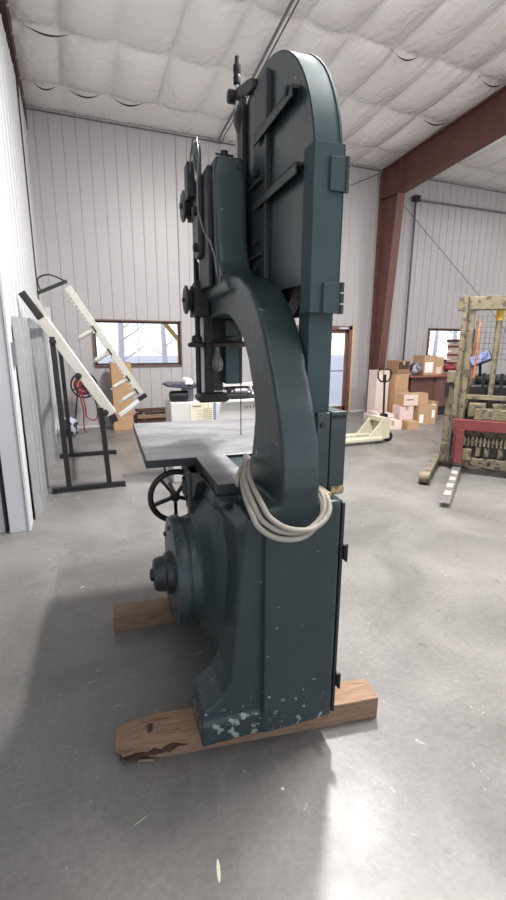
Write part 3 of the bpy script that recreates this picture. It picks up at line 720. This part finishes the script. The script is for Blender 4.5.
dm = o.modifiers.new('d', 'DISPLACE'); dm.texture = tx; dm.strength = .07
tag(o, 'crumpled black and white plastic bag on the floor by the corner', 'bag')
def carton(name, label, x0, x1, y0, y1, z0, z1, m='card', rz=0, group=None, papers=(), open_top=False, flap=None):
    cx, cy_ = (x0+x1)/2, (y0+y1)/2
    t = thing(name, label, 'box', (cx, cy_, z0), rz, group)
    w, dd, h = (x1-x0)/2, (y1-y0)/2, z1-z0
    MB().box(-w, w, -dd, dd, 0, h-.004).build('carton_body', m, t, bevel=.004)
    MB().box(-w+.004, -.004, -dd+.002, dd-.002, h-.004, h).box(.004, w-.004, -dd+.002, dd-.002, h-.004, h).build('top_flap', m, t)
    MB().box(-.03, .03, -dd-.001, dd+.001, h-.0005, h+.0012).box(-.03, .03, -dd-.0015, -dd, max(.005, h-.09), h).build('packing_tape', 'tape', t)
    for (px, pz, pw, ph, pm) in papers: MB().box(px-pw/2, px+pw/2, -dd-.003, -dd-.0005, pz, pz+ph).build('paper_sheet', pm, t)
    return t
carton('cardboard_box', 'tall brown cardboard box standing on a smaller box under the left window', .70, 1.07, 8.95, 9.25, .303, 1.31)
carton('cardboard_box', 'low cardboard box under the tall box by the left window', .68, 1.06, 8.93, 9.27, 0, .30)
lm = thing('lumber_stack', 'brown planks lying along the back wall below the left window', 'lumber', (1.15, 9.2, 0))
MB().box(0, 1.25, -.10, .10, .0, .16).build('bearer', 'brownframe', lm)
MB().box(0, 1.25, -.20, .15, .20, .27).build('plank', 'timber2', lm)
MB().box(.0, 1.25, -.14, .15, .32, .36).build('plank', 'splinter', lm)
for x in (.1, .6, 1.1): MB().box(x, x+.06, -.15, .1, .16, .20).box(x, x+.06, -.12, .1, .27, .32).build('spacer', 'timber', lm)

# ------------------------------------------------------------------ machines seen through the throat of the saw
gm = thing('grey_machine', 'off-white woodworking machine seen behind the band saw table', 'machine', (1.6, 5.2, 0))
MB().box(-.12, .75, -.2, .4, .0, .99).build('cabinet', 'machine_white', gm, bevel=.01)
MB().box(.02, .75, -.28, .45, .99, 1.02).build('machine_top', 'machine_white', gm, bevel=.004)
MB().box(.12, .46, -.22, .2, 1.02, 1.06).build('vise_base', 'blackframe', gm, bevel=.004)
MB().box(.02, .36, -.25, -.18, 1.045, 1.075).build('vise_jaw', 'iron', gm, bevel=.004)
MB().lathe([(-.08, .035), (.08, .035)], 'x', (.28, -.12, 1.10), 20).build('motor', 'galv', gm)
MB().torus((.40, -.12, 1.11), .045, .012, 'x', 24, 8).build('hand_ring', 'steel', gm, smooth='all')
MB().box(.10, .85, .0, .06, 1.15, 1.19).build('fence', 'machine_white', gm, bevel=.003)
MB().box(.15, .55, .06, .3, 1.10, 1.15).build('fence_carriage', 'iron', gm)
MB().box(.16, .20, .0, .06, 1.02, 1.15).box(.6, .64, .0, .06, 1.02, 1.15).build('fence_leg', 'iron', gm)
for k in range(4): MB().box(.30+k*.035, .31+k*.035, -.202, -.198, .90, .935).build('vent_slot', 'ink', gm)
sg = thing('instruction_sign', 'cream instruction plate with small diagrams standing behind the saw table', 'sign', (1.33, 4.75, 0))
MB().box(-.16, .10, .0, .015, .80, 1.02).build('plate', 'cream', sg, bevel=.002)
MB().box(.105, .135, .0, .015, .80, 1.02).build('side_plate', 'screen', sg)
MB().box(-.06, -.03, .02, .05, 0, .9).build('post', 'galv', sg)
mb = MB()
for i, (xx, ww) in enumerate([(-.13, .018), (-.105, .02), (-.08, .014), (-.06, .022)]): mb.box(xx, xx+ww, -.003, 0, .985, .995)
mb.build('heading', 'ink', sg)
mb = MB()
for i in range(4):
    for j in range(3): mb.box(-.075+j*.022, -.062+j*.022, -.002, 0, .83+i*.035, .835+i*.035)
for i in range(7): mb.box(-.005, .04, -.002, 0, .82+i*.022, .824+i*.022).box(.05, .092, -.002, 0, .82+i*.022, .824+i*.022)
mb.build('text_lines', 'ink', sg)
MB().box(-.01, -.007, -.002, 0, .81, 1.01).box(.044, .047, -.002, 0, .81, 1.01).build('column_rule', 'yellow', sg)
jb = thing('planer', 'dark machine with a padded top and paper roll left of the sign plate', 'machine', (1.15, 5.3, 0))
MB().box(-.10, .25, -.10, .25, 0, .98).build('pedestal', 'machine_white', jb, bevel=.01)
mb = MB(); mb.prism([(-.13, 1.165), (.16, 1.135), (.25, 1.16), (.25, 1.195), (-.06, 1.205), (-.13, 1.19)], 'y', -.12, .22); mb.build('padded_top', 'pad', jb, bevel=.008)
MB().lathe([(-.12, .045), (.09, .045)], 'y', (.125, 0, 1.215), 24).build('paper_roll', 'paper', jb, smooth=True)
MB().lathe([(-.09, .055), (-.07, .062), (.10, .062), (.12, .055)], 'x', (0, -.02, 1.05), 24).build('motor', 'iron', jb, smooth=True)
MB().box(.08, .20, .0, .12, .98, 1.14).build('neck', 'galv', jb)

# ------------------------------------------------------------------ pallet jack
pj = thing('pallet_jack', 'cream pallet jack with a black handle parked right of the saw', 'pallet jack', (4.99, 6.38, 0), R(0))
for y in (-.17, .17):
    f = MB().box(-1.35, -.12, y-.08, y+.08, .055, .115).build('fork', 'jack', pj, bevel=.012)
    MB().lathe([(y-.05, .035), (y+.05, .035)], 'y', (-1.2, 0, .035), 20).build('load_roller', 'black', f)
mb = MB(); mb.prism([(-.38, .11), (-.34, .15), (-.08, .44), (.0, .44), (.05, .38), (.06, .08), (-.12, .055)], 'y', -.19, -.16); mb.prism([(-.38, .11), (-.34, .15), (-.08, .44), (.0, .44), (.05, .38), (.06, .08), (-.12, .055)], 'y', .16, .19)
mb.box(-.12, .0, -.18, .18, .36, .44).box(-.05, .05, -.18, .18, .10, .34); mb.build('body', 'jack', pj, bevel=.006)
for y in (-.09, .09): MB().lathe([(y-.025, .085), (y+.025, .085)], 'y', (.10, 0, .085), 28).build('steer_wheel', 'black', pj, smooth=True)
MB().tube([(.07, 0, .10), (.07, 0, .42)], .04, 16).build('pump', 'black', pj)
MB().box(.01, .10, -.06, .06, .30, .48).build('pump_head', 'black', pj, bevel=.01)
hdl = MB().tube([(.05, 0, .40), (.02, 0, 1.02)], .018, 12).build('handle_shaft', 'black', pj, smooth=True)
mb = MB(); lp = [(-.06, 1.04), (-.12, 1.10), (-.13, 1.20), (-.09, 1.245), (.11, 1.245), (.15, 1.20), (.14, 1.10), (.08, 1.04), (-.06, 1.04)]
mb.tube([(x, 0, z) for x, z in lp], .014, 10); mb.build('handle_loop', 'black', hdl, smooth=True)
MB().box(-.01, .04, -.02, .02, 1.02, 1.16).build('release_lever', 'black', hdl, bevel=.006)

# ------------------------------------------------------------------ cartons, desk
carton('cardboard_box', 'pale wrapped carton standing beside the red column', 6.30, 6.64, 8.30, 8.60, .0, 1.10, 'card_pale')
o = carton('cardboard_box', 'top open brown box of the tall stack by the red column', 6.74, 7.11, 8.2, 8.55, 1.026, 1.31, 'card_dark', R(5))
MB().box(-.16, .16, -.176, -.172, .10, .26).build('dark_opening', 'splinter', o)
carton('cardboard_box', 'middle brown box of the tall stack by the red column', 6.74, 7.10, 8.2, 8.55, .663, 1.02)
carton('cardboard_box', 'bottom brown box of the tall stack by the red column', 6.74, 7.11, 8.18, 8.56, 0, .66, papers=[(-.12, .12, .12, .16, 'paper')])
carton('cardboard_box', 'long pale carton lying flat on the floor behind the pallet jack', 5.86, 6.24, 7.12, 8.32, 0, .17, 'card_pale', R(-16))
carton('cardboard_box', 'flat pale carton lying on top of the long floor carton', 5.95, 6.30, 7.55, 8.15, .180, .245, 'card_pale', R(-16))
carton('cardboard_box', 'small flat carton at the right end of the long pale one', 6.16, 6.40, 6.98, 7.22, 0, .17, 'card', R(-10))
MB_ = carton('cardboard_box', 'white faced carton with printed side on top of the pinkish parcel', 6.42, 7.02, 7.47, 7.75, .404, .66, 'card', R(-5), papers=[(-.12, .01, .34, .23, 'card_pale')])
MB().box(-.24, -.06, -.146, -.144, .12, .14).build('printed_text', 'ink', MB_)
carton('parcel', 'pinkish wrapped parcel below the white faced carton', 6.38, 6.70, 7.50, 7.80, 0, .40, 'wrap', R(-8))
carton('cardboard_box', 'square brown box with two white labels right of the pinkish parcel', 6.76, 7.20, 7.38, 7.74, 0, .40, 'card', R(-5), papers=[(-.14, .04, .10, .18, 'paper'), (.15, .14, .07, .17, 'paper')])
carton('cardboard_box', 'grey-brown box in front of the brown desk near the forklift', 7.28, 7.56, 7.70, 7.98, 0, .44, 'card_dark', R(-5), papers=[(.0, .30, .16, .08, 'paper')])
dk = thing('reception_desk', 'dark brown laminate desk with a curved end behind the boxes', 'desk', (6.9, 8.35, 0))
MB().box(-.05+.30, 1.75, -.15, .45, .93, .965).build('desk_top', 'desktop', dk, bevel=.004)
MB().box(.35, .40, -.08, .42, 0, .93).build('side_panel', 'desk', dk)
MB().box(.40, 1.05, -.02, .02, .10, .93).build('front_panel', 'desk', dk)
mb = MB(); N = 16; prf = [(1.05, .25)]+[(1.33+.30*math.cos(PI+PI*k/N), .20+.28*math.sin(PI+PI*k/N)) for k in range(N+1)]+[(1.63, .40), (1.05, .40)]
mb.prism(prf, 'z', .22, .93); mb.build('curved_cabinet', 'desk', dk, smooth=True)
MB().box(1.05, 1.60, .0, .4, 0, .22).build('plinth', 'blackframe', dk)
carton('cardboard_box', 'brown box with white label sheets on the left end of the desk', 7.62, 8.02, 8.35, 8.70, .967, 1.42, 'card', R(4), papers=[(-.04, .06, .26, .24, 'paper')])
carton('cardboard_box', 'smaller tan box behind the labelled box on the desk', 8.05, 8.33, 8.45, 8.72, .967, 1.38, 'card', R(-6), papers=[(-.02, .02, .2, .16, 'card_pale')])
o = thing('clear_bag', 'clear plastic bag of hardware hanging by the tall box stack', 'bag', (7.33, 8.30, .967))
mb = MB().sphere((0, 0, .17), .15, (1, .6, .8), 18); q = mb.build('bag_film', 'bag', o, smooth='all')
dm = q.modifiers.new('d', 'DISPLACE'); dm.texture = tx; dm.strength = .06
MB().torus((.05, -.10, .22), .07, .02, 'y', 24, 8).build('wire_coil', 'galv', o, smooth='all')
# pallet of red strapped goods in front of the right window
pg = thing('strapped_goods', 'stack of white cartons banded with red strapping before the right window', 'stacked goods', (9.3, 8.9, 0))
MB().box(-.5, .5, -.3, .3, 0, .9).build('bench', 'desk', pg)
MB().box(-.30, .30, -.25, .2, 1.72, 1.80).build('top_board', 'desk', pg)
for i in range(4):
    MB().box(-.25, .25, -.2, .2, .90+i*.205, 1.095+i*.205).build('carton', 'card_pale', pg, bevel=.01)
    MB().box(-.255, .255, -.206, .206, .985+i*.205, 1.03+i*.205).build('red_strap', 'hosered', pg)
for x in (-.14, .02, .16): MB().box(x, x+.035, -.212, -.205, .90, 1.72).build('red_strap', 'hosered', pg)
o = thing('red_net', 'red net sack lying beside the banded cartons', 'sack', (8.72, 8.62, .967))
q = MB().sphere((0, 0, .14), .2, (1.1, .6, .45), 18).build('sack_body', 'hosered', o, smooth='all'); dm = q.modifiers.new('d', 'DISPLACE'); dm.texture = tx; dm.strength = .08

# ------------------------------------------------------------------ forklift
fk = thing('forklift', 'old tan forklift with red carriage and straddle legs at the right edge', 'forklift', (4.75, 4.45, 0), R(-50.3))
def fb(name, m, x0, x1, y0, y1, z0, z1, bev=.006, par=None, label=None):
    return MB().box(x0, x1, y0, y1, z0, z1).build(name, m, par or fk, bevel=bev, label=label)
MX = .92   # mirror centre*2
for s in (0, 1):
    f = (lambda a: a) if s == 0 else (lambda a: MX-a)
    def fb2(name, m, x0, x1, *k, **kw): a, b = sorted((f(x0), f(x1))); return fb(name, m, a, b, *k, **kw)
    up = fb2('mast_upright', 'fork_tan', -.10, -.04, 0, .14, .10, 2.26)
    fb2('mast_channel', 'fork_tan', -.03, .05, .03, .12, .08, 2.25)
    fb2('mast_flange', 'fork_grime', -.04, -.03, -.01, .10, .08, 2.24, .001)
    fb2('side_frame', 'fork_tan', -.20, -.11, .14, .24, .28, 1.24)
    fb2('side_box', 'fork_tan', -.21, -.09, .10, .26, 1.16, 1.32, .01)
    fb2('lever', 'iron', -.22, -.17, .08, .12, .98, 1.16)
    lg = fb2('straddle_leg', 'fork_tan', -.31, -.20, -.85, .45, .04, .13, .012)
    MB().lathe([(f(-.30), .06), (f(-.21), .06)], 'x', (0, -.90, .062), 24).build('leg_wheel', 'iron', lg)
    MB().lathe([(f(-.315), .075), (f(-.195), .075)], 'x', (0, -.90, .085), 24).build('wheel_guard', 'fork_tan', lg, smooth=True)
    for k in range(4): fb2('leg_patch', 'steel', -.30, -.215, -.70+k*.27, -.58+k*.27, .13, .134, .001, par=lg)
    fb2('leg_bracket', 'fork_grime', -.20, -.08, .05, .4, .08, .34)
    fk2 = MB(); fk2.prism([(-1.67, .05), (-1.67, .062), (-.30, .10), (-.22, .10), (-.22, .055)], 'x', f(0), f(.10)); q = fk2.build('fork', 'fork_grime' if s else 'steel', fk, bevel=.003); fb2('fork_shank', 'fork_red', .005, .095, -.275, -.225, .16, .60)
    for k in range(4): fb2('worn_patch', 'alu', .015, .085, -1.45+k*.28, -1.28+k*.28, .073+k*.0075, .0765+k*.0075, .0008, par=q)
    fb2('carriage_upright', 'fork_red', -.03, .08, -.20, -.10, .20, .58)
    fb2('blue_hose', 'bluepipe', -.085, -.065, -.03, 0, .1, .75, .004)
fb('top_crossbeam', 'fork_tan', -.16, MX+.16, .02, .16, 2.09, 2.25)
fb('carriage_top_bar', 'fork_red', -.06, MX+.06, -.20, -.11, .585, .72)
fb('carriage_bottom_bar', 'fork_grime', -.02, MX+.02, -.18, -.08, .10, .22)
fb('middle_crossbeam', 'fork_tan', -.04, MX+.04, .05, .13, .96, 1.02)
for k in range(3): fb('valve_block', 'fork_grime' if k % 2 else 'fork_tan', .10+k*.27, .30+k*.27, -.04, .12, .74, .92, .012)
fb('tilt_block', 'fork_tan', .18, .62, -.12, .0, .72, .86, .01)
fb('carriage_plate', 'fork_grime', .0, MX, -.08, -.02, .22, .60)
mb = MB()
for k in range(16): mb.box(.09+k*.047, .115+k*.047, -.15, -.10, .38, .50)
mb.box(.08, .85, -.12, -.09, .42, .46); mb.build('load_chain', 'fork_tan', fk)
fb('battery_recess', 'blackframe', .17, .75, -.10, -.075, .24, .38)
for x in (.24, .34, .5, .62): fb('roller_block', 'fork_grime', x, x+.06, -.14, -.09, .24, .36)
fb('lower_box', 'fork_tan', .08, .84, -.14, -.09, .14, .20)
fb('carriage_bracket', 'fork_tan', .09, .20, -.22, -.14, .20, .34)
cyl = MB().tube([(.33, .15, .45), (.33, .15, 2.12)], [.028, .040], 20).build('lift_cylinder', 'fork_tan', fk, smooth=True)
MB().lathe([(1.96, .043), (2.14, .046), (2.18, .04), (2.19, .03)], 'z', (.33, .15, 0), 20).build('cylinder_cap', 'yellow', cyl, smooth=True)
for x in (.22, .24, .43, .45): MB().tube([(x, .16, .6), (x, .16, 1.30)], .010, 8).build('hydraulic_hose', 'black', fk)
mb = MB()
for k in range(15): mb.bar((.07+k*.055, .42, 1.45), (.07+k*.055, .42, 2.12), .005, .005, up=(0, 1, 0))
for k in range(10): mb.bar((.05, .42, 1.47+k*.07), (.87, .42, 1.47+k*.07), .005, .005)
mb.build('mesh_guard', 'cable', fk)
fb('guard_post', 'orange', .08, .105, .6, .64, 1.2, 1.97)
fb('truck_body', 'blackframe', .05, .88, .55, 1.6, .16, 1.12, .03)
fb('body_hood', 'iron', .10, .82, .7, 1.5, 1.12, 1.22, .03)
fb('side_body', 'fork_tan', -.12, .04, .5, 1.5, .10, .8, .03)
fb('side_body', 'fork_tan', .88, 1.04, .5, 1.5, .10, .8, .03)
mo = MB().box(-.13, .13, -.015, .015, -.09, .09).build('display', 'screen', fk, bevel=.006)
mo.location = (.14, .85, 1.47); mo.rotation_euler = (R(-50), R(-25), R(0))
MB().box(-.145, .145, .0, .03, -.10, .10).build('display_back', 'black', mo, bevel=.006)
MB().tube([(.14, .87, 1.44), (.16, .95, 1.2)], .02, 10).build('display_arm', 'black', fk)
for x in (.15, .78): MB().lathe([(x-.06, .15), (x+.06, .15)], 'x', (0, 1.35, .15), 28).build('drive_wheel', 'black', fk, smooth=True)
for x in (.02, .90): fb('overhead_post', 'fork_tan', x-.02, x+.02, 1.5, 1.54, 1.0, 2.1)

# ------------------------------------------------------------------ pipes and cables on walls and ceiling
o = MB().tube([(7.93, 9.42, 4.95), (7.93, 9.42, 0.02)], .024, 10).build('downpipe', 'bluepipe', smooth=True); tag(o, 'slate blue vertical conduit on the back wall right of the red column', 'pipe')
o = thing('junction_box', 'small dark junction box atop the blue conduit', 'junction box', (7.93, 9.42, 4.97))
MB().box(-.08, .08, -.07, .05, 0, .13).build('box', 'blackframe', o, bevel=.008)
MB().box(-.03, .03, -.09, -.07, .03, .10).build('cover', 'iron', o)
o = MB().tube([(8.0, 9.44, 5.03), (XR-.1, 9.44, 5.06)], .025, 10).build('conduit', 'galv', smooth=True); tag(o, 'grey horizontal conduit along the top of the back wall', 'pipe')
o = MB().tube([(7.045, 9.3, 5.122), (7.53, 9.3, 4.78), (10.10, 9.3, 2.97), (12.5, 9.48, 1.28)], .008, 6).build('brace_cable', 'cable'); tag(o, 'thin diagonal brace cable crossing the right bay wall', 'cable')
o = MB().tube([(6.83, 9.36, 5.42), (5.9, 9.42, 5.02), (4.0, 9.49, 4.25)], .010, 6).build('brace_cable', 'cable'); tag(o, 'thin diagonal brace cable left of the red column', 'cable')
o = MB().tube([(3.03, 9.45, 5.50), (2.97, 9.0, 5.49), (2.90, 7.5, 5.53), (2.77, 5.65, 5.60), (2.70, 5.0, 5.63)], .020, 10).build('ceiling_conduit', 'galv', smooth=True); tag(o, 'grey conduit running across the ceiling above the saw', 'pipe')
o = MB().tube([(3.10, 9.45, 5.50), (3.04, 9.0, 5.49), (2.97, 7.5, 5.53), (2.84, 5.65, 5.60), (2.77, 5.0, 5.63)], .010, 8).build('ceiling_cable', 'cable', smooth=True); tag(o, 'thin cable strapped beside the ceiling conduit', 'cable')
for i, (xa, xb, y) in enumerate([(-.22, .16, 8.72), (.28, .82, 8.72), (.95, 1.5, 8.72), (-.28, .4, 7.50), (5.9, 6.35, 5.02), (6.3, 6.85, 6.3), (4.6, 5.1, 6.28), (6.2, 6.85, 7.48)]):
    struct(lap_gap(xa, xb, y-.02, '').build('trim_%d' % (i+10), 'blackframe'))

# ------------------------------------------------------------------ outside
struct(MB().box(-30, 45, YB+.2, 70, -.35, -.08).build('ground_outside', 'snow'))
rnd = random.Random(11)
for i in range(14):
    x = -1.5+i*1.9+rnd.uniform(-.5, .5); y = rnd.uniform(19, 26)
    t = thing('bare_tree', 'bare pale tree outside, seen hazily through the windows', 'tree', (x, y, -.1), 0, 'bare trees outside the windows')
    h = rnd.uniform(4.5, 7)
    MB().tube([(0, 0, 0), (rnd.uniform(-.2, .2), 0, h*.5), (rnd.uniform(-.4, .4), 0, h)], [.16, .1, .03], 8).build('trunk', 'bark', t, smooth='all')
    mb = MB()
    for k in range(16):
        z = rnd.uniform(.8, h*.9); a = rnd.uniform(0, 2*PI); l = rnd.uniform(.6, 1.5)
        mb.tube([(0, 0, z), (l*.5*math.cos(a), l*.5*math.sin(a), z+l*.3), (l*math.cos(a), l*math.sin(a), z+l*.75)], [.045, .03, .01], 5)
    mb.build('branches', 'bark', t)
o = MB().bar((1.90, 10.2, 2.2), (2.45, 10.2, 1.55), .08, .10, up=(0, 1, 0)).bar((2.3, 10.2, 0), (2.3, 10.2, 1.75), .08, .08).build('yellow_brace', 'yellow'); tag(o, 'yellow painted brace just outside the left window', 'brace')

# ------------------------------------------------------------------ lamps
def overhead_light(x, y, z, e, lx=.35, ly=1.25, name='high_bay_or_fill', label='', rz=0):
    t = thing(name, label, 'ceiling light', (x, y, z), rz, None)
    MB().box(-lx/2-.03, lx/2+.03, -ly/2-.03, ly/2+.03, .02, .09).build('housing', 'lamp', t, bevel=.01)
    for yy in (-ly/2, ly/2): MB().tube([(0, yy, .085), (0, yy, zc(y+yy)-z+.02)], .004, 6).build('hanger_wire', 'cable', t)
    MB().box(-lx/2, lx/2, -ly/2, ly/2, .012, .02).build('lens', 'bulb', t)
    L = bpy.data.lights.new('lamp_source', 'AREA'); L.shape = 'RECTANGLE'; L.size = lx; L.size_y = ly; L.energy = e; L.color = (1, .975, .955)
    o = bpy.data.objects.new('lamp_source', L); C.objects.link(o); o.parent = t; o.location = (0, 0, -.005)
    L2 = bpy.data.lights.new('ceiling_fill', 'AREA'); L2.shape = 'RECTANGLE'; L2.size = lx; L2.size_y = ly; L2.energy = e*.16; L2.color = (1, .975, .955)  # upward fill added to brighten the ceiling
    o = bpy.data.objects.new('ceiling_fill', L2); C.objects.link(o); o.parent = t; o.location = (0, 0, .095); o.rotation_euler = (PI, 0, 0)
overhead_light(2.95, 4.30, 5.45, 520, .2, .6, label='high bay light over the middle aisle')
overhead_light(2.80, 2.10, 5.66, 500, .10, 1.5, label='high bay light right of the saw')
overhead_light(9.6, 3.0, 5.4, 300, label='unseen fill light added in the right bay')  # from here on, unseen lamps added to fill the room with light
overhead_light(5.2, -.8, 5.7, 90, label='unseen fill light added behind on the right')
overhead_light(.3, -1.6, 5.8, 30, label='unseen fill light added behind on the left')
overhead_light(12.5, 6.0, 5.3, 160, label='unseen fill light added at the far right')

# world
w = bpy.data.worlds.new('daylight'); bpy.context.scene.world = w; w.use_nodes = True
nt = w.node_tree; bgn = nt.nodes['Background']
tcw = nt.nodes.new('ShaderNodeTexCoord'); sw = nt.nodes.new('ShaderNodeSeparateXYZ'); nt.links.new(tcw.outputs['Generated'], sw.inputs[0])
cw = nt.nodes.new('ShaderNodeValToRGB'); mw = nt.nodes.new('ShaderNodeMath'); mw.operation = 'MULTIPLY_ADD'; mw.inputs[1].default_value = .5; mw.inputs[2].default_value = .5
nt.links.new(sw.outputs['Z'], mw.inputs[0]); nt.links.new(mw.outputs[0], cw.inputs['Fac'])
e = cw.color_ramp.elements; e[0].position = .0; e[0].color = (1.7, 1.66, 1.63, 1); e[1].position = .47; e[1].color = (1.7, 1.66, 1.63, 1)   # ground half made brighter than the sky, added to lift the ceiling
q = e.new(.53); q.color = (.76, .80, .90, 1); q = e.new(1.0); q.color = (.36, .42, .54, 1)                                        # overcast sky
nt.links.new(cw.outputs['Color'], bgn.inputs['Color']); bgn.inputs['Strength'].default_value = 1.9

# ------------------------------------------------------------------ camera
f, pitch, yaw, roll = 446.96, .2318, .3824, .005
fw = Vector((math.sin(yaw)*math.cos(pitch), math.cos(yaw)*math.cos(pitch), -math.sin(pitch)))
r_ = Vector((math.cos(yaw), -math.sin(yaw), 0)); u_ = r_.cross(fw)
R2 = r_*math.cos(roll)+u_*math.sin(roll); U2 = -r_*math.sin(roll)+u_*math.cos(roll)
cam = bpy.data.cameras.new('camera'); co = bpy.data.objects.new('camera', cam); C.objects.link(co)
co.matrix_world = Matrix(((R2.x, U2.x, -fw.x, 0), (R2.y, U2.y, -fw.y, 0), (R2.z, U2.z, -fw.z, 1.65), (0, 0, 0, 1)))
cam.sensor_fit = 'VERTICAL'; cam.sensor_height = 24; cam.lens = f/900*24; cam.clip_start = .05; cam.clip_end = 300
sc = bpy.context.scene; sc.camera = co
sc.view_settings.view_transform = 'Standard'; sc.view_settings.look = 'None'; sc.view_settings.gamma = 1; sc.view_settings.use_curve_mapping = False
sc.view_settings.exposure = -0.3
